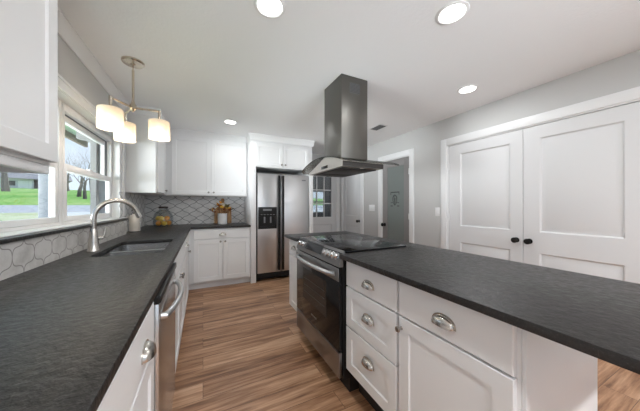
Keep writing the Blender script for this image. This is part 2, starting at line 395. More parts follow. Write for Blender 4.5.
MB().box(-0.44, 1.02, YREAR - 0.06, YREAR - 0.055, 0.46, 2.24).box(1.08, 2.54, YREAR - 0.06, YREAR - 0.055, 0.46, 2.24).obj('pane', pane, wn)

# crown mouldings
def crown(name, pts, inward, zt=CEIL, h=0.085, p=0.055):
    """pts: polyline in plan; inward: per-segment normal toward room, mitred"""
    prof = [(0, h), (0.008, h), (0.014, h * 0.8), (p * 0.75, h * 0.25), (p, h * 0.16), (p, 0)]
    b = MB(); rings = []
    for i, pt in enumerate(pts):
        ns = [Vector(inward[j]) for j in (i - 1, i) if 0 <= j < len(inward)]
        n = sum(ns, Vector((0, 0)))
        if len(ns) == 2 and abs(ns[0].dot(ns[1])) > 0.99: n = ns[0]
        rings.append([b._v((pt[0] + n.x * d, pt[1] + n.y * d, zt - z)) for d, z in prof])
    for A, B in zip(rings, rings[1:]):
        for k in range(len(prof) - 1): b.bm.faces.new((A[k], A[k+1], B[k+1], B[k]))
        b.bm.faces.new((A[-1], A[0], B[0], B[-1]))
    b.bm.faces.new(rings[0]); b.bm.faces.new(rings[-1][::-1])
    return struct(b.obj(name, trimw))
crown('trim_1', [(XL, 1.23), (XL, 3.385)], [(1, 0)])
UTOP = 2.262
crown('trim_2', [(XL + 0.01, 3.39), (-0.50, 3.39), (-0.50, 4.135), (0.672, 4.135)], [(0, -1), (1, 0), (0, -1)], CEIL - 0.0005, 0.094, 0.05)
crown('trim_3', [(0.672, 4.12), (0.672, 3.84), (1.742, 3.84), (1.742, 4.40)], [(-1, 0), (0, -1), (1, 0)], CEIL - 0.0005, 0.10, 0.032)

# baseboards
b = MB()
for a, c in ((YREAR, OP[0][0] - 0.09), (OP[0][1] + 0.09, OP[1][0] - 0.09), (OP[1][1] + 0.09, OP[2][0] - 0.09)): b.box(XR - 0.014, XR, a, c, 0, 0.11, 0.003)
struct(b.obj('baseboard_right', trimw))
b = MB(); b.box(1.765, HX0 - 0.085, YH - 0.014, YH, 0, 0.11, 0.003); struct(b.obj('baseboard_hall', trimw))

# ------------------------------------------------------------------ doors in the right wall
FR = frame((XR, 0, 0), (0, 1, 0), (-1, 0, 0))
def casing(parent, F, a0, a1, top, wd=0.087, th=0.018):
    m = MB(F); m.box(a0 - wd, a0, 0, th, 0, top + wd, 0.003); m.box(a1, a1 + wd, 0, th, 0, top + wd, 0.003); m.box(a0, a1, 0, th, top, top + wd, 0.003)
    m.box(a0 - 0.001, a0 + 0.012, -0.115, 0.002, 0, top); m.box(a1 - 0.012, a1 + 0.001, -0.115, 0.002, 0, top); m.box(a0 + 0.012, a1 - 0.012, -0.115, 0.002, top - 0.012, top + 0.001)
    return m.obj('casing', trimw, parent)
MOULD = [(0.006, -0.006), (0.012, -0.012), (0.026, -0.012), (0.050, -0.003)]
KNOB = [(0.026, 0), (0.026, 0.004), (0.010, 0.008), (0.009, 0.026), (0.016, 0.032), (0.026, 0.040), (0.028, 0.048), (0.024, 0.057), (0.012, 0.062), (0, 0.063)]
def door_knob(F, parent, a, c, b=0.0, k=1.0):
    p = F @ Vector((a, b, c)); ax = F.to_3x3() @ Vector((0, 1, 0))
    return MB().lathe(p, ax, [(r * k, h * k) for r, h in KNOB], 20).obj('knob', blackm, parent)
def hinges(F, parent, a, zs, b=0.0, h=0.09, m=None):
    for z in zs: MB(F).box(a - 0.010, a + 0.010, b, b + 0.005, z - h / 2, z + h / 2).cyl((a, b + 0.007, z - h / 2), (a, b + 0.007, z + h / 2), 0.006, 10).obj('hinge', m or trimw, parent)
cl = sroot('door_1', (XR, 1.24, 0), 'white double closet doors with two moulded panels each and black knobs')
casing(cl, FR, *OP[0], DZ)
ya, ym, yb = OP[0][0] + 0.014, 1.239, OP[0][1] - 0.014
PZ = ((0.22, 0.765), (0.965, 1.865))
d = MB(FR); d.front(ya, ym - 0.002, 0.028, DZ - 0.016, -0.04, 0.035, [(ya + 0.16, ym - 0.13, *z) for z in PZ], MOULD); pa = d.obj('door_leaf', doorw, cl)
d = MB(FR); d.front(ym + 0.002, yb, 0.028, DZ - 0.016, -0.04, 0.035, [(ym + 0.11, yb - 0.155, *z) for z in PZ], MOULD); pb = d.obj('door_leaf', doorw, cl)
door_knob(FR, pa, ym - 0.052, 0.87, -0.005); door_knob(FR, pb, ym + 0.055, 0.87, -0.005)
hinges(FR, pb, yb - 0.004, (0.25, 1.07, 1.72), -0.006)
g = sroot('door_2', (XR, 3.0, 0), 'grey door with a frosted glass panel in a white casing')
casing(g, FR, *OP[1], DZ)
a0, a1 = OP[1][0] + 0.014, OP[1][1] - 0.014
d = MB(FR); st = 0.115
d.box(a0, a0 + st, -0.042, -0.006, 0.012, DZ - 0.016, 0.003); d.box(a1 - st, a1, -0.042, -0.006, 0.012, DZ - 0.016, 0.003)
d.box(a0 + st, a1 - st, -0.042, -0.006, 0.012, 0.24, 0.003); d.box(a0 + st, a1 - st, -0.042, -0.006, DZ - 0.13, DZ - 0.016, 0.003)
gd = d.obj('door_leaf', greyd, g)
gp = MB(FR).box(a0 + st, a1 - st, -0.030, -0.020, 0.24, DZ - 0.13).obj('glass_panel', frost, g)
dm = MB(FR); gc = (a0 + a1) / 2 + 0.02       # etched ornament: a rule above a scrolled motif
dm.box(gc - 0.10, gc + 0.10, -0.020, -0.0185, 1.433, 1.450); dm.box(gc - 0.10, gc - 0.088, -0.020, -0.0185, 1.40, 1.435); dm.box(gc + 0.088, gc + 0.10, -0.020, -0.0185, 1.40, 1.435)
for sgn in (-1, 1):
    dm.tube([(gc + sgn * (0.012 + 0.045 * t / 10 * math.cos(t * 0.75)), -0.019, 1.32 + 0.075 * t / 10 * math.sin(t * 0.75)) for t in range(1, 14)], 0.005, 6)
    dm.tube([(gc + sgn * (0.01 + 0.008 * t), -0.019, 1.23 + 0.014 * t - 0.0011 * t * t) for t in range(11)], 0.005, 6)
dm.tube([(gc, -0.019, 1.22), (gc + 0.006, -0.019, 1.30), (gc, -0.019, 1.41)], 0.005, 6)
dm.box(gc - 0.10, gc - 0.05, -0.020, -0.0185, 1.205, 1.22); dm.box(gc + 0.05, gc + 0.10, -0.020, -0.0185, 1.205, 1.22)
dm.obj('etched_ornament', greyo, gp)
door_knob(FR, gd, a1 - 0.055, 0.885, -0.006, 1.15); hinges(FR, gd, a0 - 0.002, (0.25, 1.05, 1.75), 0.0, 0.09, platew)
h = sroot('door_3', (XR, 4.3, 0), 'white panelled door at the far end of the right wall')
casing(h, FR, *OP[2], DZ, 0.085)
a0, a1 = OP[2][0] + 0.014, OP[2][1] - 0.014
d = MB(FR); d.front(a0, a1, 0.012, DZ - 0.016, -0.04, 0.035, [(a0 + 0.11, a1 - 0.11, *z) for z in ((0.22, 0.80), (1.0, 1.87))], MOULD); dd = d.obj('door_leaf', doorw, h)
door_knob(FR, dd, a0 + 0.06, 0.90, -0.005, 1.1)
# nine-lite door in the hall wall
FH = frame((0, YH, 0), (1, 0, 0), (0, -1, 0))
n9 = sroot('door_4', (2.33, YH, 0), 'white back door with nine glass lites beyond the refrigerator')
casing(n9, FH, HX0, HX1, DZ, 0.085)
a0, a1 = HX0 + 0.014, HX1 - 0.014; gx0, gx1, gz0, gz1 = 2.07, 2.615, 0.965, 1.865
d = MB(FH)
d.front(a0, a1, 0.012, gz0, -0.04, 0.035, [(a0 + 0.10, a1 - 0.10, 0.18, 0.80)], MOULD, 0.0005)
d.box(a0, gx0, -0.04, -0.005, gz0, gz1); d.box(gx1, a1, -0.04, -0.005, gz0, gz1); d.box(a0, a1, -0.04, -0.005, gz1, DZ - 0.016)
l9 = d.obj('door_leaf', doorw, n9)
d = MB(FH)
for k in (1, 2):
    x = gx0 + (gx1 - gx0) * k / 3; d.box(x - 0.011, x + 0.011, -0.036, -0.009, gz0, gz1)
    z = gz0 + (gz1 - gz0) * k / 3; d.box(gx0, gx1, -0.035, -0.010, z - 0.011, z + 0.011)
d.box(gx0 - 0.02, gx0, -0.005, 0.004, gz0 - 0.02, gz1 + 0.02); d.box(gx1, gx1 + 0.02, -0.005, 0.004, gz0 - 0.02, gz1 + 0.02); d.box(gx0, gx1, -0.005, 0.004, gz0 - 0.02, gz0); d.box(gx0, gx1, -0.005, 0.004, gz1, gz1 + 0.02)
d.obj('muntin_grid', trimw, n9)
MB(FH).box(gx0, gx1, -0.024, -0.020, gz0, gz1).obj('pane', pane_d, n9)
# utility porch behind the nine-lite door, with its own window
w = MB(); PX0, PX1, PY1 = 1.3, 4.2, YH + 3.0
w.box(PX0 - 0.1, PX0, YH + 0.13, PY1, 0, CEIL); w.box(PX1, PX1 + 0.1, YH + 0.13, PY1, 0, CEIL)
w.box(PX0 - 0.1, 3.35, PY1, PY1 + 0.1, 0, CEIL); w.box(4.0, PX1 + 0.1, PY1, PY1 + 0.1, 0, CEIL)
w.box(3.35, 4.0, PY1, PY1 + 0.1, 0, 0.95); w.box(3.35, 4.0, PY1, PY1 + 0.1, 1.75, CEIL)
w.box(PX0 - 0.1, PX1 + 0.1, YH + 0.13, PY1 + 0.1, CEIL, CEIL + 0.1); w.box(PX0 - 0.1, PX1 + 0.1, YH + 0.15, PY1 + 0.1, -0.1, 0)
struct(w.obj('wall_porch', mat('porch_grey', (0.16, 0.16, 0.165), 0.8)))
wn = sroot('window_4', (3.675, PY1, 0.95))
w = MB(); w.box(3.35, 3.39, PY1 + 0.02, PY1 + 0.07, 0.95, 1.75); w.box(3.96, 4.0, PY1 + 0.02, PY1 + 0.07, 0.95, 1.75); w.box(3.39, 3.96, PY1 + 0.02, PY1 + 0.07, 0.95, 0.99); w.box(3.39, 3.96, PY1 + 0.02, PY1 + 0.07, 1.71, 1.75); w.box(3.39, 3.96, PY1 + 0.02, PY1 + 0.07, 1.33, 1.37)
w.obj('window_frame', vinyl, wn); MB().box(3.39, 3.96, PY1 + 0.04, PY1 + 0.045, 0.99, 1.71).obj('pane', pane, wn)

# ------------------------------------------------------------------ kitchen windows on the left wall
def kwindow(name, y0, y1, label):
    r = sroot(name, (XG, (y0 + y1) / 2, WZ0), label)
    z0, z1 = 1.090, WZ1 - 0.012; zm0, zm1 = 1.46, 1.516; fw = 0.026
    m = MB(); xo, xi = XG - 0.05, XG + 0.037
    def ring_(x0, x1, m):
        m.box(x0, x1, y0, y0 + fw, z0, z1, 0.002); m.box(x0, x1, y1 - fw, y1, z0, z1, 0.002); m.box(x0, x1, y0 + fw, y1 - fw, z1 - 0.05, z1, 0.002); m.box(x0, x1, y0 + fw, y1 - fw, z0, z0 + 0.018, 0.002)
        return m
    ring_(XG + 0.0005, xi, m).obj('window_frame', vinyl, r)
    ring_(XG - 0.062, XG, MB()).obj('exterior_frame', frame_shade, r)
    def sash(n, x, za, zb, bt, tp, st):
        s = MB(); ya, yb = y0 + fw + 0.002, y1 - fw - 0.002
        s.box(x, x + 0.032, ya, ya + st, za, zb, 0.003); s.box(x, x + 0.032, yb - st, yb, za, zb, 0.003)
        s.box(x, x + 0.032, ya + st, yb - st, za, za + bt, 0.003); s.box(x, x + 0.032, ya + st, yb - st, zb - tp, zb, 0.003)
        so = s.obj(n, vinyl, r)
        MB().box(x + 0.014, x + 0.018, ya + st - 0.004, yb - st + 0.004, za + bt - 0.004, zb - tp + 0.004).obj('pane', pane, so)
        return so
    sash('upper_sash', XG - 0.040, zm0 + 0.012, z1 - 0.052, 0.034, 0.045, 0.032)
    ls = sash('lower_sash', XG + 0.002, z0 + 0.02, zm1, 0.034, 0.050, 0.034)
    MB().box(XG + 0.0, XG + 0.03, (y0 + y1) / 2 - 0.03, (y0 + y1) / 2 + 0.03, zm1, zm1 + 0.014, 0.003).obj('sash_lock', vinyl, ls)
    return r
kwindow('window_1', 1.265, 2.222, 'left half of the double kitchen window, partly behind the upper cabinet')
kwindow('window_2', 2.248, 3.225, 'right half of the double kitchen window over the sink')
m = MB()
m.box(XG - 0.020, XG + 0.035, 2.223, 2.247, 1.090, WZ1 - 0.012, 0.003)           # mullion post
m.box(XG - 0.06, XL, WY1 - 0.073, WY1, 1.090, WZ1 - 0.012); m.box(XG - 0.07, XL, WY0, WY0 + 0.083, 1.090, WZ1 - 0.012)
m.box(XG - 0.07, XL, WY0, WY1, WZ1 - 0.010, WZ1)
struct(m.obj('trim_4', trimw))
m = MB()
m.box(XL, XL + 0.016, WY0 + 0.06, WY1 + 0.0, WZ1 - 0.006, WZ1 + 0.068, 0.003); m.box(XL, XL + 0.024, WY0 + 0.06, WY1 + 0.075, WZ1 + 0.050, WZ1 + 0.068, 0.003)
m.box(XL, XL + 0.016, WY1, WY1 + 0.072, 1.105, WZ1 + 0.05, 0.003)
struct(m.obj('trim_5', trimw))
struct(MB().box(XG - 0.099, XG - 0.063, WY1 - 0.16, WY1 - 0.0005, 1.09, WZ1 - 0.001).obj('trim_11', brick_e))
struct(MB().box(XG - 0.06, XL + 0.035, WY0 + 0.02, WY1 + 0.04, 1.0835, 1.089, 0.001).obj('trim_6', trimw))

# ------------------------------------------------------------------ cabinets: shared builders
SHK = [(0.004, -0.0075)]
def shaker(F, parent, name, a0, a1, c0, c1, b0, st=0.058, t=0.02, material=None):
    return MB(F).front(a0, a1, c0, c1, b0, t, [(a0 + st, a1 - st, c0 + st, c1 - st)], SHK).obj(name, material or cab, parent)
def slab(F, parent, name, a0, a1, c0, c1, b0, t=0.02):
    return MB(F).front(a0, a1, c0, c1, b0, t, (), (), 0.004).obj(name, cab, parent)
CKNOB = [(0.008, 0), (0.0075, 0.003), (0.0055, 0.006), (0.0055, 0.014), (0.011, 0.018), (0.0145, 0.022), (0.0145, 0.026), (0.011, 0.030), (0, 0.031)]
def cknob(F, parent, a, c, b):
    p = F @ Vector((a, b, c)); ax = F.to_3x3() @ Vector((0, 1, 0))
    return MB().lathe(p, ax, CKNOB, 16).obj('knob', pewter, parent)
pewter = mat('dark_pewter', (0.33, 0.31, 0.29), 0.3, 1.0)
def cup_pull(F, parent, a, c, b, wd=0.092, h=0.036, pr=0.026):
    """bin pull: a hollow quarter-dome with a back flange"""
    m = MB(F); nu, nv = 16, 8; g = []
    for i in range(nu + 1):
        th = math.pi * i / nu; row = []
        for j in range(nv + 1):
            ph = math.pi / 2 * j / nv      # 0 at the wall rim (top), 90 at the lip
            x = -math.cos(th) * wd / 2; k = math.sin(th) ** 0.75
            row.append(m._v((a + x, b + 0.003 + pr * k * math.sin(ph), c - h * 0.5 + h * k * math.cos(ph))))
        g.append(row)
    for i in range(nu):
        for j in range(nv): m.bm.faces.new((g[i][j], g[i+1][j], g[i+1][j+1], g[i][j+1]))
    for i in range(nu):
        y0, y1 = g[i][nv], g[i+1][nv]
        m.bm.faces.new((y0, y1, m._v((a - math.cos(math.pi*(i+1)/nu)*wd/2*0.9, b + 0.003, c - h*0.5+0.002)), m._v((a - math.cos(math.pi*i/nu)*wd/2*0.9, b + 0.003, c - h*0.5+0.002))))
    # flange
    t = []
    for i in range(nu + 1):
        th = math.pi * i / nu
        t.append((a - math.cos(th) * (wd/2 + 0.004), c - h*0.5 - 0.002 + (h + 0.007) * math.sin(th) ** 0.75))
    m.bm.faces.new([m._v((x, b + 0.003, z)) for x, z in t]); m.bm.faces.new([m._v((x, b, z)) for x, z in t][::-1])
    for i in range(nu): m.quad((t[i][0], b, t[i][1]), (t[i+1][0], b, t[i+1][1]), (t[i+1][0], b + 0.003, t[i+1][1]), (t[i][0], b + 0.003, t[i][1]))
    return m.obj('cup_pull', nickel, parent)

CT0, CT1 = 0.886, 0.915          # countertop underside and top
# ------------------------------------------------------------------ left run (faces +X)
XF = -0.182
FL = frame((XF, 0, 0), (0, 1, 0), (1, 0, 0))
def base_left(y0, y1, label, split=False, c0=0.10, group=None):
    t = thing('base_cabinet', label, 'cabinet', (XF, (y0 + y1) / 2, 0), group)
    MB(FL).box(y0, y1, -0.55 if not split else -0.045, 0, c0, CT0 - 0.001, 0.001).obj('carcass', cab, t)
    if split:
        m = MB(FL); m.box(y0, y0 + 0.015, -0.55, -0.046, c0, CT0 - 0.001); m.box(y1 - 0.015, y1, -0.55, -0.046, c0, CT0 - 0.001); m.box(y0 + 0.015, y1 - 0.015, -0.55, -0.046, c0, c0 + 0.015); m.obj('side_panels', cab, t)
    MB(FL).box(y0, y1, -0.50, -0.07, 0, c0 - 0.001).obj('toe_kick', cab, t)
    return t
t = base_left(0.42, 1.072, 'white base cabinet in the left foreground beside the dishwasher')
dr = slab(FL, t, 'drawer_front', 0.445, 1.055, 0.712, 0.870, 0.0005); cup_pull(FL, dr, 0.90, 0.775, 0.0205)
d = shaker(FL, t, 'door', 0.445, 1.055, 0.125, 0.702, 0.0005)
t = base_left(-0.25, 0.418, 'white base cabinet at the near end of the left run')
dr = slab(FL, t, 'drawer_front', -0.225, 0.395, 0.712, 0.870, 0.0005); cup_pull(FL, dr, 0.08, 0.785, 0.0205)
d = shaker(FL, t, 'door', -0.225, 0.395, 0.125, 0.702, 0.0005); cknob(FL, d, 0.36, 0.66, 0.0205)
t = base_left(1.690, 2.610, 'white sink base cabinet under the sink with a pair of doors', True)
d = shaker(FL, t, 'door', 1.712, 2.147, 0.125, 0.702, 0.0005); cknob(FL, d, 2.118, 0.67, 0.0205)
d = shaker(FL, t, 'door', 2.153, 2.588, 0.125, 0.702, 0.0005); cknob(FL, d, 2.190, 0.67, 0.0205)
slab(FL, t, 'false_drawer_front', 1.712, 2.588, 0.712, 0.870, 0.0005)
t = base_left(2.612, 3.40, 'white base cabinet with drawer between the sink and the corner')
dr = slab(FL, t, 'drawer_front', 2.634, 3.375, 0.712, 0.870, 0.0005); cup_pull(FL, dr, 2.95, 0.80, 0.0205)
d = shaker(FL, t, 'door', 2.634, 3.375, 0.125, 0.702, 0.0005); cknob(FL, d, 3.28, 0.665, 0.0205)
t = thing('corner_cabinet', 'white blind corner base cabinet where the two counters meet', 'cabinet', (-0.45, 3.9, 0))
MB().box(-0.73, XF, 3.402, 4.44, 0.10, CT0 - 0.001, 0.001).obj('carcass', cab, t); MB().box(-0.73, XF - 0.07, 3.402, 4.44, 0, 0.099).obj('toe_kick', cab, t)
# dishwasher
t = thing('dishwasher', 'stainless dishwasher with a curved bar handle under the left counter', 'dishwasher', (XF, 1.38, 0))
MB(FL).box(1.078, 1.684, -0.55, -0.002, 0.10, 0.874, 0.002).obj('tub', blackp, t)
dp = MB(FL).box(1.082, 1.680, 0, 0.032, 0.125, 0.845, 0.004).obj('door', steel, t)
MB(FL).box(1.082, 1.680, 0, 0.038, 0.847, 0.876, 0.003).obj('control_strip', blackp, t)
pts = [(1.14, 0.032, 0.775)] + [(1.14 + 0.48 * k / 14, 0.032 + 0.048 * math.sin(math.pi * min(1, max(0, (k + 0.6) / 15.2))) ** 0.6, 0.775) for k in range(15)] + [(1.62, 0.032, 0.775)]
MB(FL).tube(pts, 0.013, 12).obj('handle', steel_h, dp)
MB(FL).box(1.078, 1.684, -0.50, -0.06, 0, 0.099).obj('toe_kick', kick, t)

# left upper cabinets
def upper_left(y0, y1, z0, z1, xd, label, group=None):
    t = thing('upper_cabinet', label, 'cabinet', (XL, (y0 + y1) / 2, z0), group); return t
XU = -0.502
FU = frame((XU, 0, 0), (0, 1, 0), (1, 0, 0))
for y0, y1, lab in ((0.52, 1.215, 'white upper cabinet over the left window, filling the top left corner'), (-0.19, 0.515, 'white upper cabinet at the near end, left of the window cabinet')):
    t = thing('upper_cabinet', lab, 'cabinet', (XL, (y0 + y1) / 2, 1.334))
    m = MB(); m.box(XL + 0.002, XU, y0, y1, 1.365, CEIL - 0.002, 0.001); m.obj('carcass', cab, t)
    m = MB(); m.box(XU - 0.02, XU - 0.001, y0, y1, 1.334, 1.364, 0.002); m.box(XL + 0.02, XU - 0.021, y1 - 0.02, y1, 1.334, 1.364, 0.002); m.obj('light_rail', cab, t)
    d = shaker(FU, t, 'door', y0 + 0.004, y1 + 0.003, 1.377, 2.25, 0.0005)
t = thing('upper_cabinet', 'white corner upper cabinet beside the window with its plain side showing', 'cabinet', (XL, 3.75, 1.37))
MB().box(XL + 0.002, XU, 3.392, YB - 0.002, 1.370, CEIL - 0.003, 0.001).obj('carcass', cab, t)
d = shaker(FU, t, 'door', 3.415, 4.06, 1.385, UTOP, 0.0005); cknob(FU, d, 3.98, 1.43, 0.0205)

# ------------------------------------------------------------------ back run (faces -Y)
YF = 3.83
FB = frame((0, YF, 0), (1, 0, 0), (0, -1, 0))
t = thing('base_cabinet', 'white base cabinet left of the refrigerator with one wide drawer over two doors', 'cabinet', (0.25, YF, 0))
MB(FB).box(-0.180, 0.668, -0.60, 0, 0.10, CT0 - 0.001, 0.001).obj('carcass', cab, t); MB(FB).box(-0.250, 0.668, -0.55, -0.085, 0, 0.099).obj('toe_kick', cab, t)
dr = slab(FB, t, 'drawer_front', -0.120, 0.648, 0.735, 0.868, 0.0005); cup_pull(FB, dr, 0.262, 0.795, 0.0205)
d = shaker(FB, t, 'door', -0.120, 0.261, 0.125, 0.722, 0.0005); cknob(FB, d, 0.232, 0.69, 0.0205)
d = shaker(FB, t, 'door', 0.267, 0.648, 0.125, 0.722, 0.0005); cknob(FB, d, 0.298, 0.69, 0.0205)
YU = 4.14
FBU = frame((0, YU, 0), (1, 0, 0), (0, -1, 0))
t = thing('upper_cabinet', 'white two-door upper cabinet over the back counter', 'cabinet', (0.1, YB, 1.37))
MB(FBU).box(XU + 0.002, 0.668, -0.316, 0, 1.370, CEIL - 0.003, 0.001).obj('carcass', cab, t)
d = shaker(FBU, t, 'door', -0.418, 0.112, 1.385, UTOP, 0.0005); cknob(FBU, d, 0.078, 1.425, 0.0205)
d = shaker(FBU, t, 'door', 0.118, 0.648, 1.385, UTOP, 0.0005); cknob(FBU, d, 0.152, 1.425, 0.0205)
# refrigerator surround
tag(MB().box(0.672, 0.752, 3.815, YB - 0.002, 0, 1.838, 0.002).obj('surround_panel', cab), 'white tall panel on the left side of the refrigerator', 'panel')
tag(MB().box(1.672, 1.740, 3.815, YB - 0.002, 0, 1.838, 0.002).obj('surround_panel', cab), 'white tall panel on the right side of the refrigerator', 'panel')
t = thing('over_fridge_cabinet', 'white short two-door cabinet above the refrigerator', 'cabinet', (1.2, YB, 1.83))
YS = 3.86
FS = frame((0, YS, 0), (1, 0, 0), (0, -1, 0))
MB(FS).box(0.672, 1.740, -0.59, 0, 1.840, CEIL - 0.003, 0.001).obj('carcass', cab, t)
d = shaker(FS, t, 'door', 0.755, 1.198, 1.862, 2.215, 0.0005, 0.05); cknob(FS, d, 1.170, 1.892, 0.0205)
d = shaker(FS, t, 'door', 1.206, 1.665, 1.862, 2.215, 0.0005, 0.05); cknob(FS, d, 1.236, 1.892, 0.0205)
# refrigerator
fx0, fx1 = 0.762, 1.662; fs = 1.160
t = thing('refrigerator', 'stainless side-by-side refrigerator with black water dispenser', 'refrigerator', (1.21, 4.1, 0))
MB().box(fx0, fx1, 3.90, 4.44, 0.02, 1.745, 0.004).obj('body', blackp, t)
MB().box(fx0 + 0.005, fx1 - 0.005, 3.855, 3.899, 0.03, 0.125, 0.004).obj('base_grille', blackp, t)
zt = 1.735
fd = MB().box(fx0 + 0.012, fs - 0.005, 3.82, 3.897, 0.135, zt, 0.006).obj('freezer_door', steel_h, t)
rd = MB().box(fs + 0.005, fx1 - 0.004, 3.82, 3.897, 0.135, zt, 0.006).obj('refrigerator_door', steel_h, t)
MB().box(fs - 0.052, fs - 0.022, 3.782, 3.818, 0.16, zt - 0.02, 0.008).obj('handle', blackp, fd)
MB().box(fs + 0.012, fs + 0.046, 3.782, 3.818, 0.16, zt - 0.02, 0.008).obj('handle', blackp, rd)
MB().box(fx0 - 0.001, fx0 + 0.011, 3.83, 3.899, 0.02, zt).obj('side_gasket', blackp, t)
dx0, dx1, dz0, dz1 = 0.785, 1.085, 0.845, 1.195
m = MB(); m.box(dx0, dx1, 3.806, 3.8195, dz1 - 0.15, dz1, 0.004); m.box(dx0, dx0 + 0.03, 3.806, 3.8195, dz0, dz1 - 0.15, 0.003); m.box(dx1 - 0.03, dx1, 3.806, 3.8195, dz0, dz1 - 0.15, 0.003); m.box(dx0 + 0.03, dx1 - 0.03, 3.806, 3.8195, dz0, dz0 + 0.05, 0.003)
m.box(dx0 + 0.03, dx1 - 0.03, 3.8165, 3.8195, dz0 + 0.05, dz1 - 0.15)
dsp = m.obj('water_dispenser', blackp, fd)
m = MB(); m.box(0.86, 1.0, 3.803, 3.806, 1.135, 1.165)
for k in range(5): m.box(0.82 + 0.05 * k, 0.85 + 0.05 * k, 3.803, 3.806, 1.07, 1.078)
for k in (0.885, 0.985): m.box(k - 0.012, k + 0.012, 3.807, 3.817, 0.94, 1.04, 0.003)
m.obj('dispenser_controls', greym, fd)
m = MB(); m.box(1.53, 1.60, 3.8175, 3.8200, 1.642, 1.660, 0.0005)
m.obj('badge', mat('badge_grey', (0.25, 0.25, 0.26), 0.4, 0.8), rd)

# ------------------------------------------------------------------ backsplash, ledge, countertops
struct(MB().box(XL + 0.0005, -0.735, -0.3, 3.20, CT1 + 0.0005, 1.064).obj('trim_7', tile_l), 'marble arabesque tile backsplash under the window')
tag(MB().box(XL + 0.0005, -0.722, -0.3, 3.205, 1.065, 1.083, 0.002).obj('window_ledge', gran), 'thin black granite ledge under the kitchen window', 'ledge')
struct(MB().box(XL + 0.0005, XL + 0.010, 3.206, YB - 0.011, CT1 + 0.0005, 1.369).obj('trim_8', tile_b2), 'arabesque tile on the left wall in the corner')
struct(MB().box(XL + 0.0005, 0.671, YB - 0.010, YB - 0.0005, CT1 + 0.0005, 1.369).obj('trim_9', tile_b), 'grey and white arabesque tile backsplash on the back wall')
SX0, SX1, SY0, SY1 = -0.610, -0.240, 1.84, 2.55
def rrect(x0, x1, y0, y1, r, n=5):
    ps = []
    for cx, cy, a in ((x1 - r, y1 - r, 0), (x0 + r, y1 - r, 90), (x0 + r, y0 + r, 180), (x1 - r, y0 + r, 270)):
        for k in range(n + 1): ps.append((cx + r * math.cos(R(a + 90 * k / n)), cy + r * math.sin(R(a + 90 * k / n))))
    return ps
XE = -0.154
lo = [(XL + 0.001, -0.32), (XE, -0.32), (XE, 3.80), (0.668, 3.80), (0.668, YB - 0.001), (XL + 0.001, YB - 0.001)]
tag(MB().prism([lo, rrect(SX0, SX1, SY0, SY1, 0.05)], CT0, CT1, bev=0.003).obj('countertop', gran_l), 'black granite L-shaped countertop with the sink cut into it', 'countertop')
# sink
t = thing('sink', 'stainless double-bowl undermount sink in the left counter', 'sink', (-0.425, 2.2, 0.69))
def bowl(x0, x1, y0, y1, name, zb=0.70, zt=CT0 - 0.002):
    m = MB(); n = 5
    rings = [(0, zt), (0.006, zb + 0.03), (0.03, zb)]
    loops = [[m._v((x, y, z)) for x, y in rrect(x0 + i, x1 - i, y0 + i, y1 - i, 0.05 - i * 0.4, n)] for i, z in rings]
    for A, B in zip(loops, loops[1:]):
        for k in range(len(A)): m.bm.faces.new((A[k], A[(k+1) % len(A)], B[(k+1) % len(A)], B[k]))
    m.bm.faces.new(loops[-1])
    o = m.obj(name, sinkst, t)
    s = o.modifiers.new('solid', 'SOLIDIFY'); s.thickness = 0.002; s.offset = -1
    MB().lathe(((x0 + x1) / 2, (y0 + y1) / 2, zb + 0.001), (0, 0, 1), [(0.045, 0), (0.045, 0.003), (0.032, 0.003), (0.028, 0.001), (0, 0.001)], 20).obj('drain', steel, o)
ymid = 2.185
bowl(SX0 - 0.004, SX1 + 0.004, SY0 - 0.004, ymid - 0.012, 'near_bowl'); bowl(SX0 - 0.004, SX1 + 0.004, ymid + 0.012, SY1 + 0.004, 'far_bowl')
MB().box(SX0 + 0.006, SX1 - 0.006, ymid - 0.013, ymid + 0.013, 0.868, 0.884, 0.005).obj('divider', steel_h, t)
# faucet
fb = Vector((-0.655, 2.09, CT1))
t = thing('faucet', 'brushed nickel gooseneck faucet behind the sink', 'faucet', fb)
MB().lathe(fb, (0, 0, 1), [(0.034, 0), (0.034, 0.006), (0.031, 0.012), (0.027, 0.06), (0.0205, 0.135), (0.0165, 0.15), (0.0, 0.151)], 24).obj('body', nickel, t)
dirv = Vector((0.215, 0.12, 0)); rr = dirv.length / 2
pts = [fb + Vector((0, 0, 0.145)), fb + Vector((0, 0, 0.20))]
for k in range(0, 19):
    a = math.pi * k / 18; pts.append(fb + Vector((0, 0, 0.215)) + dirv * (0.5 - 0.5 * math.cos(a)) + Vector((0, 0, rr * 1.02 * math.sin(a))))
pts = pts[:-2]
MB().tube(pts, 0.0155, 14).obj('spout', nickel, t)
e = pts[-1]; dn_ = (pts[-1] - pts[-2]).normalized(); MB().cyl(e, e + dn_ * 0.040, 0.0165, 18, 0.0185).cyl(e + dn_ * 0.040, e + dn_ * 0.046, 0.016, 18).obj('spray_head', nickel, t)
MB().cyl(fb + Vector((0.010, 0.012, 0.085)), fb + Vector((0.042, 0.024, 0.085)), 0.011, 14).tube([fb + Vector((0.040, 0.023, 0.085)), fb + Vector((0.050, 0.03, 0.12)), fb + Vector((0.052, 0.034, 0.155))], [0.008, 0.006, 0.005], 10).obj('lever', nickel, t)

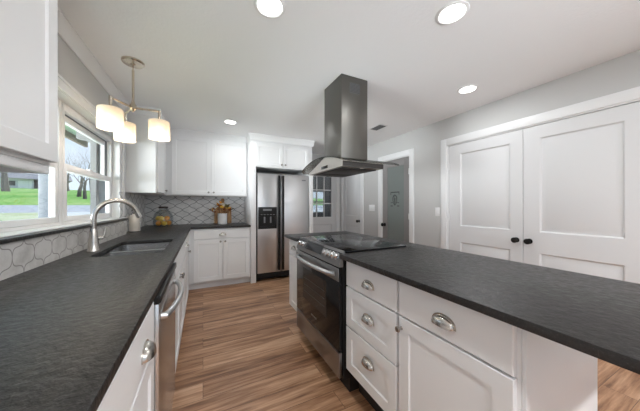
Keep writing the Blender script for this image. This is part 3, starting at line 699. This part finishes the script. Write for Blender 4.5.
# ------------------------------------------------------------------ island
XI = 0.835
FI = frame((XI, 0, 0), (0, 1, 0), (-1, 0, 0))
ib = -0.532; IZ = 0.175
def island_base(y0, y1, label):
    t = thing('island_cabinet', label, 'cabinet', (XI, (y0 + y1) / 2, 0))
    MB(FI).box(y0, y1, ib, 0, IZ, CT0 - 0.001, 0.001).obj('carcass', cab, t)
    return t
t = island_base(0.838, 1.292, 'white island drawer stack next to the range, three cup-pull drawers')
for (z0, z1, zp, sh) in ((0.716, 0.874, 0.788, 0), (0.466, 0.708, 0.600, 1), (0.188, 0.458, 0.360, 1)):
    dr = (shaker if sh else slab)(FI, t, 'drawer_front', 0.846, 1.282, z0, z1, 0.0005); cup_pull(FI, dr, 1.055, zp, 0.0205)
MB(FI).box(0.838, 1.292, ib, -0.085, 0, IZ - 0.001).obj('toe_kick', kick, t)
t = island_base(0.3645, 0.837, 'white island cabinet at the near end with a wide drawer over a door')
dr = slab(FI, t, 'drawer_front', 0.375, 0.830, 0.716, 0.874, 0.0005); cup_pull(FI, dr, 0.600, 0.788, 0.0205)
d = shaker(FI, t, 'door', 0.375, 0.830, 0.188, 0.708, 0.0005); cknob(FI, d, 0.812, 0.660, 0.0205)
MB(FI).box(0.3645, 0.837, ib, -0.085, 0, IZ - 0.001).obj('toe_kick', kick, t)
MB(FI).box(0.352, 0.364, ib - 0.001, 0.0, 0.0, CT0 - 0.003, 0.001).obj('end_panel', cab, t)
t = island_base(2.072, 2.395, 'white narrow island cabinet at the far end beyond the range')
dr = slab(FI, t, 'drawer_front', 2.085, 2.388, 0.716, 0.874, 0.0005); cup_pull(FI, dr, 2.24, 0.80, 0.0205)
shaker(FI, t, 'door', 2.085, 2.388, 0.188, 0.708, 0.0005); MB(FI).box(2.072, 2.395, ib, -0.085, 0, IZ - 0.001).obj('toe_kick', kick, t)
tag(MB().box(XI + 0.535, XI + 0.545, 0.366, 2.395, 0, CT0 - 0.003, 0.002).obj('island_back_panel', cab), 'white back panel of the island facing the closet doors', 'panel')
IX0, IX1, IY0, IY1 = 0.771, 1.530, 0.03, 2.42
RY0, RY1 = 1.297, 2.065
lo = [(IX0, IY0), (IX1, IY0), (IX1, IY1), (IX0, IY1), (IX0, RY1 + 0.004), (1.345, RY1 + 0.004), (1.345, RY0 - 0.004), (IX0, RY0 - 0.004)]
it = tag(MB().prism([lo], CT0, CT1, bev=0.003).obj('countertop', gran, None, (1.15, 1.0, CT0)), 'black granite island countertop around the range', 'countertop')
# range (faces -X)
XO = 0.800
FO = frame((XO, 0, 0), (0, 1, 0), (-1, 0, 0))
ra, rb = RY0 + 0.003, RY1 - 0.003
t = thing('range', 'stainless slide-in electric range with black glass oven door in the island', 'range', (1.06, 1.68, 0))
MB(FO).box(ra, rb, -0.535, -0.002, 0.10, 0.912, 0.002).obj('body', blackp, t)
MB(FO).box(ra + 0.01, rb - 0.01, -0.50, -0.06, 0.0, 0.099).obj('base', kick, t)
ck = MB(FO).box(ra - 0.006, rb + 0.006, -0.545, -0.018, 0.9165, 0.926, 0.002).obj('cooktop', blackg, t)
m = MB(FO)
for (y, x, r) in ((1.50, -0.17, 0.10), (1.87, -0.17, 0.085), (1.50, -0.39, 0.075), (1.87, -0.39, 0.10), (1.69, -0.42, 0.05)):
    for q in (r, r * 0.62):
        for k in range(40):
            a0_, a1_ = 2 * math.pi * k / 40, 2 * math.pi * (k + 1) / 40
            m.quad(*[(y + rad * math.cos(a), x + rad * math.sin(a), 0.9263) for rad, a in ((q, a0_), (q, a1_), (q - 0.003, a1_), (q - 0.003, a0_))])
m.obj('burner_rings', mat('burner_print', (0.055, 0.055, 0.058), 0.3), ck)
# sloped control panel
prof = [(-0.020, 0.926), (-0.012, 0.928), (0.026, 0.846), (0.026, 0.826), (-0.002, 0.826), (-0.020, 0.86)]
m = MB(FO)
for ya, yb in ((ra, rb),):
    A = [m._v((ya, b_, z)) for b_, z in prof]; B = [m._v((yb, b_, z)) for b_, z in prof]
    for k in range(len(prof)): m.bm.faces.new((A[k], A[(k+1) % 6], B[(k+1) % 6], B[k]))
    m.bm.faces.new(A); m.bm.faces.new(B[::-1])
cp = m.obj('control_panel', steel_r, t)
nrm = Vector((0, 0.908, 0.42)).normalized()          # panel outward direction in (a,b,c)
def onp(a, s):                                        # s 0..1 up the slope
    return Vector((a, 0.026 + (-0.038) * s, 0.846 + 0.082 * s))
ax = FO.to_3x3() @ nrm
for y in (1.985, 1.925, 1.505, 1.455, 1.405, 1.355):
    p = FO @ (onp(y, 0.47) + nrm * 0.0005)
    MB().lathe(p, ax, [(0.024, 0), (0.024, 0.004), (0.020, 0.006), (0.018, 0.026), (0.016, 0.029), (0, 0.029)], 20).obj('control_knob', steel, cp)
m = MB(FO)
def onquad(y0, y1, s0, s1, e): m.quad(*[onp(y, s) + nrm * e for y, s in ((y0, s0), (y1, s0), (y1, s1), (y0, s1))])
onquad(1.575, 1.875, 0.14, 0.88, 0.0012); m.obj('display', dispm, cp)
m = MB(FO)
for k in range(6): onquad(1.60 + 0.045 * k, 1.622 + 0.045 * k, 0.3, 0.36, 0.002)
m.bm.free()
# oven door
od = MB(FO).box(ra + 0.002, rb - 0.002, 0.0, 0.026, 0.285, 0.818, 0.004).obj('oven_door', blackg, t)
MB(FO).box(ra + 0.001, rb - 0.001, 0.0262, 0.031, 0.735, 0.819, 0.002).obj('door_band', steel_r, od)
MB(FO).box(1.475, 1.90, 0.0262, 0.0275, 0.435, 0.690).obj('oven_window', ovenwin, od)
m = MB(FO)
for k in range(3): m.box(1.50, 1.875, 0.0276, 0.0280, 0.50 + 0.055 * k, 0.503 + 0.055 * k)
m.obj('oven_rack', mat('rack_grey', (0.10, 0.10, 0.10), 0.3, 0.8), od)
m = MB(FO)
for k in range(7): m.box(1.640 + 0.014 * k, 1.648 + 0.014 * k, 0.0262, 0.0268, 0.350, 0.362)
m.obj('maker_mark', mat('mark_silver', (0.45, 0.45, 0.46), 0.3, 0.9), od)
pts = [(ra + 0.05 + (rb - ra - 0.10) * k / 16, 0.030 + 0.052 * math.sin(math.pi * k / 16) ** 0.45, 0.775) for k in range(17)]
MB(FO).tube(pts, 0.0145, 12).obj('handle', steel_h, od)
MB(FO).box(ra + 0.002, rb - 0.002, 0.0, 0.026, 0.118, 0.278, 0.004).obj('storage_drawer', steel_r, t)

# ------------------------------------------------------------------ range hood
HX, HY = 1.209, 1.935
gx0, gx1, gy0, gy1 = 0.930, 1.515, 1.50, 2.375
gyc = (gy0 + gy1) / 2; ZP, ZE = 1.640, 1.555; kk = (ZP - ZE) / ((gy1 - gyc) ** 2)
def arch(y): return ZP - kk * (y - gyc) ** 2
t = thing('range_hood', 'stainless island range hood with curved glass canopy hanging over the range', 'range hood', (HX, HY, 1.52))
m = MB(); N = 28; th = 0.007; rings = []
for i in range(N + 1):
    y = gy0 + (gy1 - gy0) * i / N; z = arch(y)
    e = min(i, N - i) / 2.0; ins = 0.035 * max(0, 1 - e) ** 2
    rings.append([m._v(p) for p in ((gx0 + ins, y, z), (gx1 - ins, y, z), (gx1 - ins, y, z + th), (gx0 + ins, y, z + th))])
for A, B in zip(rings, rings[1:]):
    for k in range(4): m.bm.faces.new((A[k], A[(k+1) % 4], B[(k+1) % 4], B[k]))
m.bm.faces.new(rings[0]); m.bm.faces.new(rings[-1][::-1])
gcan = m.obj('glass_canopy', hoodgl, t)
for xe in (gx0 + 0.002, gx1 - 0.002):
    MB().tube([(xe, gy0 + 0.05 + (gy1 - gy0 - 0.1) * i / 24, arch(gy0 + 0.05 + (gy1 - gy0 - 0.1) * i / 24) + th / 2) for i in range(25)], 0.0042, 8).obj('glass_edge', mat('dark_glass_edge', (0.03, 0.032, 0.03), 0.2), gcan)
bx0, bx1, by0, by1, bz = 0.945, 1.335, 1.535, 2.17, 1.520
pr = [(by0, bz)] + [(by0 + (1.84 - by0) * i / 20, arch(by0 + (1.84 - by0) * i / 20) - 0.0015) for i in range(21)] + [(by1, bz + 0.014), (by1, bz)]
bd = MB().prism([pr], bx0, bx1, 'x').obj('hood_body', steel_b, t)
m = MB(); m.box(bx0 + 0.03, bx1 - 0.03, by0 + 0.05, gyc - 0.005, bz - 0.008, bz - 0.0005, 0.002); m.box(bx0 + 0.03, bx1 - 0.03, gyc + 0.005, by1 - 0.05, bz - 0.008, bz - 0.0005, 0.002)
m.obj('grease_filter', darkf, bd)
for y in (by0 + 0.026, by1 - 0.026): MB().lathe((HX - 0.07, y, bz - 0.006), (0, 0, 1), [(0.018, 0), (0.02, 0.0055)], 16).obj('hood_lamp', steel, bd)
MB().box(bx0 - 0.003, bx0 - 0.0002, 1.775, 1.895, 1.538, 1.562, 0.001).obj('button_strip', blackg, bd)
MB().box(bx0, bx1, by0 - 0.004, by0 - 0.0003, bz, ZE + 0.004).obj('end_trim', mat('hood_end_trim', (0.03, 0.025, 0.022), 0.4), bd)
cx0, cx1, cy0, cy1 = 1.071, 1.347, 1.758, 2.08
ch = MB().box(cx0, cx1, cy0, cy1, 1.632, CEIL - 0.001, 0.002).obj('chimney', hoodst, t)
MB().box(1.155, 1.262, cy0 - 0.0015, cy0 - 0.0003, 2.212, 2.302).obj('vent_grille', ventd, ch)
m = MB()
for k in range(7): m.box(1.160, 1.257, cy0 - 0.004, cy0 - 0.0016, 2.219 + 0.0118 * k, 2.2225 + 0.0118 * k)
m.obj('vent_slats', darkf, ch)

# ------------------------------------------------------------------ ceiling lights and register
spots = [(0.343, 1.345, 'recessed ceiling light nearest the top centre of the view'), (1.325, 0.92, 'large recessed ceiling light left of the closet doors, above the near island'),
         (2.325, 1.455, 'recessed ceiling light close to the right wall and the closet doors'), (0.335, 3.45, 'small-looking recessed ceiling light in front of the back upper cabinets'),
         (0.343, -1.2, 'added recessed ceiling light, unseen behind the camera on the left'), (1.9, -1.2, 'added recessed ceiling light, unseen behind the camera on the right')]  # the pair behind the camera is added for extra brightness
def downlight(x, y, lab):
    t = thing('recessed_light', lab, 'ceiling light', (x, y, CEIL), 'recessed ceiling lights')
    MB().lathe((x, y, CEIL - 0.009), (0, 0, 1), [(0.069, 0.004), (0.076, 0), (0.088, 0.004), (0.090, 0.0085), (0.069, 0.0085), (0.069, 0.004)], 36, False).obj('trim_ring', trimw, t)
    MB().lathe((x, y, CEIL - 0.006), (0, 0, 1), [(0.068, 0), (0.068, 0.005)], 32).obj('lens', lens_m, t)
    light('lamp', 'AREA', (0, 0, -0.012), (0, 0, 0), EN['down'] if y > 0 else EN['down_rear'], (0.95, 0.98, 1.0), 0.13, parent=t)
for s_ in spots: downlight(*s_)
t = thing('ceiling_register', 'small dark ceiling air register behind the hood chimney', 'vent', (2.29, 2.74, CEIL))
MB().box(2.215, 2.365, 2.615, 2.865, CEIL - 0.006, CEIL - 0.0005, 0.002).obj('frame', ventw, t)
MB().box(2.232, 2.348, 2.635, 2.845, CEIL - 0.0075, CEIL - 0.0062).obj('grille', ventd, t)
m = MB()
for k in range(8): m.box(2.236, 2.344, 2.645 + 0.026 * k, 2.651 + 0.026 * k, CEIL - 0.011, CEIL - 0.0077)
m.obj('louvers', mat('louver_grey', (0.22, 0.22, 0.22), 0.5), t)

# ------------------------------------------------------------------ chandelier over the sink
cx, cy = -0.497, 2.345
t = thing('chandelier', 'brushed nickel three-arm chandelier with frosted glass shades over the sink', 'chandelier', (cx, cy, CEIL))
MB().lathe((cx, cy, CEIL - 0.001), (0, 0, -1), [(0.075, 0), (0.075, 0.010), (0.068, 0.018), (0.020, 0.022), (0.012, 0.030), (0, 0.030)], 32).obj('canopy', nickel_w, t)
MB().cyl((cx, cy, CEIL - 0.03), (cx, cy, CEIL - 0.07), 0.005, 10).cyl((cx, cy, CEIL - 0.07), (cx, cy, 2.02), 0.0085, 14).obj('rod', nickel_w, t)
MB().lathe((cx, cy, 2.045), (0, 0, -1), [(0.010, 0), (0.014, 0.02), (0.022, 0.03), (0.024, 0.06), (0.018, 0.068), (0.008, 0.078), (0, 0.085)], 20).obj('hub', nickel_w, t)
ct, sn = math.cos(YAW), math.sin(YAW)
for (u, wv) in ((-0.012, -0.19), (-0.158, 0.115), (0.160, 0.072)):
    ex, ey = cx + u * ct + wv * sn, cy - u * sn + wv * ct
    am = MB(); v = Vector((ex - cx, ey - cy, 0)).normalized()
    am.tube([Vector((cx, cy, 1.993)) + v * 0.015, Vector((ex, ey, 1.993)) - v * 0.01, Vector((ex, ey, 1.993))], 0.0085, 10)
    am.cyl((ex, ey, 1.999), (ex, ey, 1.93), 0.0105, 12); am.lathe((ex, ey, 1.932), (0, 0, -1), [(0.012, 0), (0.03, 0.008), (0.03, 0.014), (0.018, 0.016), (0.018, 0.06), (0, 0.06)], 20)
    ao = am.obj('arm', nickel_w, t)
    MB().lathe((ex, ey, 1.915), (0, 0, -1), [(0.062, 0.004), (0.071, 0.004), (0.0745, 0.010), (0.075, 0.152), (0.071, 0.152), (0.0705, 0.012), (0.062, 0.004)], 36, False).obj('shade', shade_m, ao)
    MB().lathe((ex, ey, 1.885), (0, 0, -1), [(0.012, 0), (0.026, 0.02), (0.032, 0.045), (0.026, 0.068), (0.0, 0.078)], 20).obj('bulb', bulb_m, ao)
    light('lamp', 'POINT', Vector((ex, ey, 1.79)) - Vector((cx, cy, CEIL)), (0, 0, 0), EN['chandelier'], (1, 0.88, 0.74), 0.03, parent=t)

# ------------------------------------------------------------------ switches
def plate(y, z, wd, gangs, lab):
    t = thing('light_switch', lab, 'switch', (XR, y, z))
    MB(FR).box(y - wd / 2, y + wd / 2, 0.0005, 0.006, z - 0.058, z + 0.058, 0.002).obj('plate', platew, t)
    for g_ in range(gangs):
        yy = y + (g_ - (gangs - 1) / 2) * 0.046
        MB(FR).box(yy - 0.016, yy + 0.016, 0.0062, 0.010, z - 0.033, z + 0.033, 0.0015).obj('rocker', platew, t)
plate(2.196, 1.135, 0.075, 1, 'white single light switch left of the closet door casing')
plate(3.60, 1.175, 0.165, 3, 'white light switch plate between the grey door and the far white door')

# ------------------------------------------------------------------ things on the counters
bp = Vector((-0.712, 3.42, CT1 + 0.0005))
t = thing('soap_dispenser', 'cream soap bottle with black pump near the window corner', 'soap bottle', bp)
MB().lathe(bp + Vector((0, 0, 0.012)), (0, 0, 1), [(0.046, 0), (0.050, 0.006), (0.050, 0.165), (0.046, 0.178), (0.020, 0.186), (0.018, 0.198), (0, 0.198)], 28).obj('bottle', cream, t)
m = MB(); m.lathe(bp, (0, 0, 1), [(0.058, 0), (0.060, 0.003), (0.060, 0.010), (0.054, 0.0115), (0, 0.0115)], 28)
m.tube([bp + Vector((0.056, 0.0, 0.008)), bp + Vector((0.060, 0, 0.12)), bp + Vector((0.045, 0, 0.205)), bp + Vector((0.0, 0, 0.245)), bp + Vector((-0.045, 0, 0.205)), bp + Vector((-0.060, 0, 0.12)), bp + Vector((-0.056, 0, 0.008))], 0.003, 8)
m.obj('wire_caddy', steel, t)
MB().cyl(bp + Vector((0, 0, 0.2105)), bp + Vector((0, 0, 0.222)), 0.016, 16).cyl(bp + Vector((0, 0, 0.222)), bp + Vector((0, 0, 0.25)), 0.006, 10).tube([bp + Vector((0, 0, 0.25)), bp + Vector((-0.012, -0.02, 0.252)), bp + Vector((-0.02, -0.045, 0.24))], 0.007, 8).obj('pump', blackp, t)
# fruit jar
jp = Vector((-0.525, 4.17, CT1 + 0.0005))
t = thing('fruit_jar', 'large clear glass jar with a dark lid in the back corner, full of citrus', 'jar', jp)
MB().lathe(jp, (0, 0, 1), [(0.0, 0.0), (0.112, 0.0), (0.122, 0.010), (0.128, 0.06), (0.126, 0.13), (0.112, 0.185), (0.070, 0.225), (0.055, 0.238), (0.055, 0.262), (0.050, 0.262), (0.050, 0.238), (0.066, 0.222), (0.107, 0.183), (0.121, 0.13), (0.123, 0.06), (0.117, 0.014), (0, 0.008)], 36, False).obj('glass_body', jargl, t)
MB().lathe(jp + Vector((0, 0, 0.2625)), (0, 0, 1), [(0, 0), (0.060, 0.0), (0.062, 0.008), (0.060, 0.026), (0.02, 0.03), (0, 0.03)], 28).obj('lid', mat('dark_bronze_lid', (0.06, 0.05, 0.045), 0.4, 0.7), t)
k = 0
fruit_spots = [(0.0, 0.0, 0.044), (0.075, 0.01, 0.046), (0.02, 0.075, 0.046), (-0.062, 0.045, 0.046), (-0.06, -0.048, 0.046), (0.022, -0.075, 0.046),
               (0.040, 0.045, 0.115), (-0.035, 0.062, 0.113), (-0.066, -0.008, 0.116), (-0.018, -0.068, 0.113), (0.056, -0.036, 0.116)]
fl = ['by the jar centre at the bottom', 'at the bottom right of the jar', 'at the back bottom of the jar', 'at the back left bottom of the jar', 'at the front left bottom of the jar', 'at the front bottom of the jar',
      'on the back right of the upper layer', 'on the back left of the upper layer', 'on the left of the upper layer', 'on the front of the upper layer', 'on the front right of the upper layer']
for (x, y, z), pl in zip(fruit_spots, fl):
    isl = k % 3 != 1; p = jp + Vector((x * 0.92, y * 0.92, z))
    ang = random.random() * 6.28
    o = MB().lathe(p, (math.cos(ang), math.sin(ang), 0.2), [(0, -0.042), (0.010, -0.038), (0.024, -0.028), (0.034, -0.010), (0.034, 0.010), (0.024, 0.028), (0.010, 0.038), (0, 0.042)] if isl else [(0, -0.036), (0.018, -0.031), (0.031, -0.018), (0.036, 0), (0.031, 0.018), (0.018, 0.031), (0, 0.036)], 18).obj('lemon' if isl else 'orange', lemon if isl else orange, None, p)
    tag(o, ('yellow lemon ' if isl else 'small orange ') + pl, 'fruit', 'citrus in the glass jar'); k += 1
# cutting board leaning on the tile
t = thing('cutting_board', 'wooden paddle cutting board leaning on the tile behind the crock', 'cutting board', (0.30, 4.40, CT1))
ol = []
for k in range(13):
    a = math.pi * k / 12; ol.append((0.135 * math.cos(a), 0.20 + 0.10 * math.sin(a)))
left = [p for p in ol if p[0] < -0.03]; right = [p for p in ol if p[0] > 0.03]
outl = [(-0.135, 0.0), (0.135, 0.0)] + right + [(0.028, 0.305), (0.022, 0.37), (0.028, 0.41), (0.016, 0.432), (-0.016, 0.432), (-0.028, 0.41), (-0.022, 0.37), (-0.028, 0.305)] + left
m = MB(); m.F = Matrix.Translation((0.305, 4.335, CT1 + 0.004)) @ Matrix.Rotation(R(-13), 4, 'X')
m.prism([outl], -0.009, 0.009, 'y', 0.002).obj('board', boardw, t)
# crock and autumn stems
cp_ = Vector((0.285, 4.185, CT1 + 0.0005))
tag(MB().lathe(cp_, (0, 0, 1), [(0, 0), (0.064, 0), (0.070, 0.006), (0.072, 0.165), (0.074, 0.175), (0.068, 0.175), (0.066, 0.168), (0.064, 0.012), (0, 0.010)], 32, False).obj('crock', whitec, None, cp_), 'white ceramic crock on the back counter holding autumn stems', 'crock')
t = thing('autumn_bouquet', 'bunch of rust, amber and cream autumn leaves standing in the white crock', 'bouquet', cp_ + Vector((0, 0, 0.012)))
m = MB(); tips = []
for k in range(14):
    a = 2 * math.pi * k / 14 + 0.3; rr_ = (0.05 if k % 2 else 0.10) + 0.02 * random.random(); hh = 0.215 + 0.07 * random.random() + (0.03 if k % 2 else 0)
    tip = cp_ + Vector((rr_ * math.cos(a) * 1.15, rr_ * math.sin(a) * 0.55 - 0.02, hh)); tips.append((tip, a))
    m.tube([cp_ + Vector((0.02 * math.cos(a), 0.02 * math.sin(a), 0.014)), cp_ + Vector((0.045 * math.cos(a), 0.035 * math.sin(a), 0.165)), tip], 0.002, 6)
m.obj('stems', stemm, t)
for k in range(30):
    tip, a = tips[k % 14]; c0_ = tip + Vector((random.uniform(-0.03, 0.03), random.uniform(-0.03, 0.02), random.uniform(-0.04, 0.03)))
    L, Wd = random.uniform(0.05, 0.085), random.uniform(0.024, 0.036)
    m = MB(); m.F = Matrix.Translation(c0_) @ Matrix.Rotation(a + random.uniform(-.8, .8), 4, 'Z') @ Matrix.Rotation(R(random.uniform(-75, 10)), 4, 'Y')
    prof_ = [(0, 0), (0.2, 0.7), (0.45, 1), (0.75, 0.6), (1, 0)]
    up = [(L * u, Wd * v_, 0.012 * v_) for u, v_ in prof_]; mid = [(L * u, 0, -0.004 * math.sin(u * 3)) for u, _ in prof_]; dn = [(L * u, -Wd * v_, 0.012 * v_) for u, v_ in prof_]
    for e_ in (up, dn):
        for i in range(4):
            q = [mid[i], mid[i+1], e_[i+1], e_[i]]; q = [p for j, p in enumerate(q) if p not in q[:j]]
            if len(q) > 2: m.quad(*q)
    ci = random.choice([0, 0, 0, 1, 1, 2, 2, 2, 4]) if k not in (3, 10, 17) else 3
    lo_ = m.obj('leaf', leafs[ci], t); s = lo_.modifiers.new('thick', 'SOLIDIFY'); s.thickness = 0.001


# ------------------------------------------------------------------ outdoors beyond the left windows
def q_of(x, y): return -x * math.sin(R(22)) + y * math.cos(R(22))
PR = [(-60, -0.6), (0, -0.25), (5, 0.15), (10, 0.48), (20, 0.80), (28, 1.28), (46, 2.75), (95, 5.55), (140, 6.2), (200, 6.5)]
def ground_z(q):
    for (a, za), (b_, zb) in zip(PR, PR[1:]):
        if a <= q <= b_: return za + (zb - za) * (q - a) / (b_ - a)
    return PR[-1][1]
dq = Vector((-math.sin(R(22)), math.cos(R(22)), 0)); dp_ = Vector((dq.y, -dq.x, 0))
def strip(name, q0, q1, p0, p1, m_, dz=0.0, step=2.0):
    m = MB(); n = max(1, int((q1 - q0) / step)); qs = [q0 + (q1 - q0) * i / n for i in range(n + 1)]
    for a, b_ in zip(qs, qs[1:]):
        m.quad(*[tuple(dq * q + dp_ * p + Vector((0, 0, ground_z(q) + dz))) for q, p in ((a, p0), (a, p1), (b_, p1), (b_, p0))])
    return m.obj(name, m_)
# the strips lie outside the house only: left of the left wall, and beyond the porch
def wall_clip(m): pass
struct(strip('ground_near', 3.2, 20.5, -20, 0.0, drygrass), 'pale grass yard outside the kitchen windows')
struct(strip('ground_road', 20.5, 27.5, -60, 30, road_m), 'pale road beyond the yard')
struct(strip('ground_lawn', 27.5, 200, -140, 90, grass), 'green lawn rising beyond the road')
b = MB(); b.box(-40, -1.6, -6, 3.2, -0.5, -0.25); struct(b.obj('ground_side', drygrass))
# eave with green soffit over the windows
e = sroot('trim_10', (-1.3, 2.5, 2.2), 'green painted soffit and brown fascia of the eave outside')
MB().box(-1.60, XL - 0.26, -1, 4.9, 2.20, 2.225).obj('soffit', soffit, e); MB().box(-1.64, -1.601, -1, 4.9, 2.12, 2.30).obj('fascia', fascia, e); MB().box(-1.60, XL - 0.255, -1, 4.9, 2.23, 2.30).obj('roof_deck', fascia, e)
t = thing('eave_bracket', 'grey curved bracket under the eave seen through the upper sash', 'bracket', (-1.1, 4.05, 1.6))
ol = [(-1.02, 2.195), (-1.42, 2.195), (-1.42, 2.06)] + [(-1.42 + 0.30 * math.sin(R(a)), 1.70 + 0.36 * math.cos(R(a))) for a in (15, 30, 45, 60, 75, 90)] + [(-1.02, 1.68)]
MB().prism([ol], 4.0, 4.09, 'y', 0.004).obj('bracket_body', brick_e, t)
struct(MB().box(XL - 0.26, XL - 0.201, WY1 + 0.0, 4.8, -0.3, 2.35).box(XL - 0.26, XL - 0.201, -2, WY0, -0.3, 2.35).box(XL - 0.26, XL - 0.201, WY0, WY1, -0.3, WZ0 - 0.03).box(XL - 0.26, XL - 0.201, WY0, WY1, WZ1, 2.35).obj('wall_outside', brick_e), 'grey masonry outer face of the window wall')
def pos(px, dist):
    a = YAW + math.atan((px - 320) / F_PX); p = Vector((math.sin(a) * dist, math.cos(a) * dist, 0)); p.z = ground_z(q_of(p.x, p.y)); return p
def tree(p, hgt, r, lab, seed, spread=0.55):
    rng = random.Random(seed)
    t = thing('bare_tree', lab, 'tree', p)
    tr = MB(); brn = MB()
    def grow(b_, d, L, rad, lev):
        pts_ = [b_]; rs = [rad]; dd = d.copy()
        for i in range(3):
            dd = (dd + Vector((rng.uniform(-.18, .18), rng.uniform(-.18, .18), rng.uniform(0, .14)))).normalized(); pts_.append(pts_[-1] + dd * L / 3); rs.append(rad * (1 - 0.17 * (i + 1)))
        (tr if lev == 0 else brn).tube(pts_, rs, 6 if lev < 2 else 4)
        if lev < 6:
            for k in range(3 if lev < 4 else 2):
                ax_ = dd.orthogonal().normalized(); ax_.rotate(Matrix.Rotation(rng.uniform(0, 6.28), 3, dd)); nd_ = (dd + ax_ * spread * rng.uniform(0.7, 1.5)).normalized()
                grow(pts_[rng.choice((2, 3, 3))], nd_, L * rng.uniform(0.62, 0.8), rs[-1] * 0.68, lev + 1)
    grow(Vector(p) + Vector((0, 0, -0.1)), Vector((0, 0, 1)), hgt * 0.26, r, 0)
    tr.obj('trunk', bark, t); brn.obj('branches', bark, t)
tree(pos(6, 52), 13, 0.42, 'bare tree with thick dark trunk at the left edge of the left window', 3)
tree(pos(79, 40), 9, 0.24, 'left one of two bare trees seen through the right window', 5, 0.8)
tree(pos(85, 36), 7.5, 0.20, 'right one of two bare trees seen through the right window', 8, 0.8)
tree(pos(30, 120), 14, 0.40, 'distant bare tree behind the house', 12, 0.7)
tree(pos(68, 70), 12, 0.3, 'bare tree on the lawn farther off behind the mullion', 14, 0.7)
tree(pos(92, 60), 12, 0.3, 'bare tree far right in the right window, behind the nearer pair', 21, 0.7)
hp = pos(26, 92)
t = thing('neighbour_house', 'low pale house with a dark carport on the far side of the road', 'house', hp)
ang = YAW + math.atan((26 - 320) / F_PX)
Mh = Matrix.Translation(hp) @ Matrix.Rotation(-ang, 4, 'Z')
def hb(name, m_, *bx):
    b_ = MB(); b_.F = Mh
    for q in bx: b_.box(*q)
    return b_.obj(name, m_, t)
hb('wall', housew, (-6.5, 1.2, 0, 6, -0.5, 2.3)); hb('brick_wall', houseb, (4.8, 7.0, 0, 6, -0.5, 2.3)); hb('carport_back', housed, (1.2, 4.8, 3, 6, -0.5, 2.3))
b_ = MB(); b_.F = Mh
b_.prism([[(-1.0, 2.3), (7.0, 2.3), (3, 3.9)]], -7.2, 7.8, 'x'); b_.obj('roof', houser, t)
for x in (-5.2, -2.6): hb('window', housed, (x, x + 1.0, -0.06, -0.01, 0.6, 1.7))
hb('garage_door', whitec, (-1.2, 0.9, -0.06, -0.01, -0.4, 1.8))
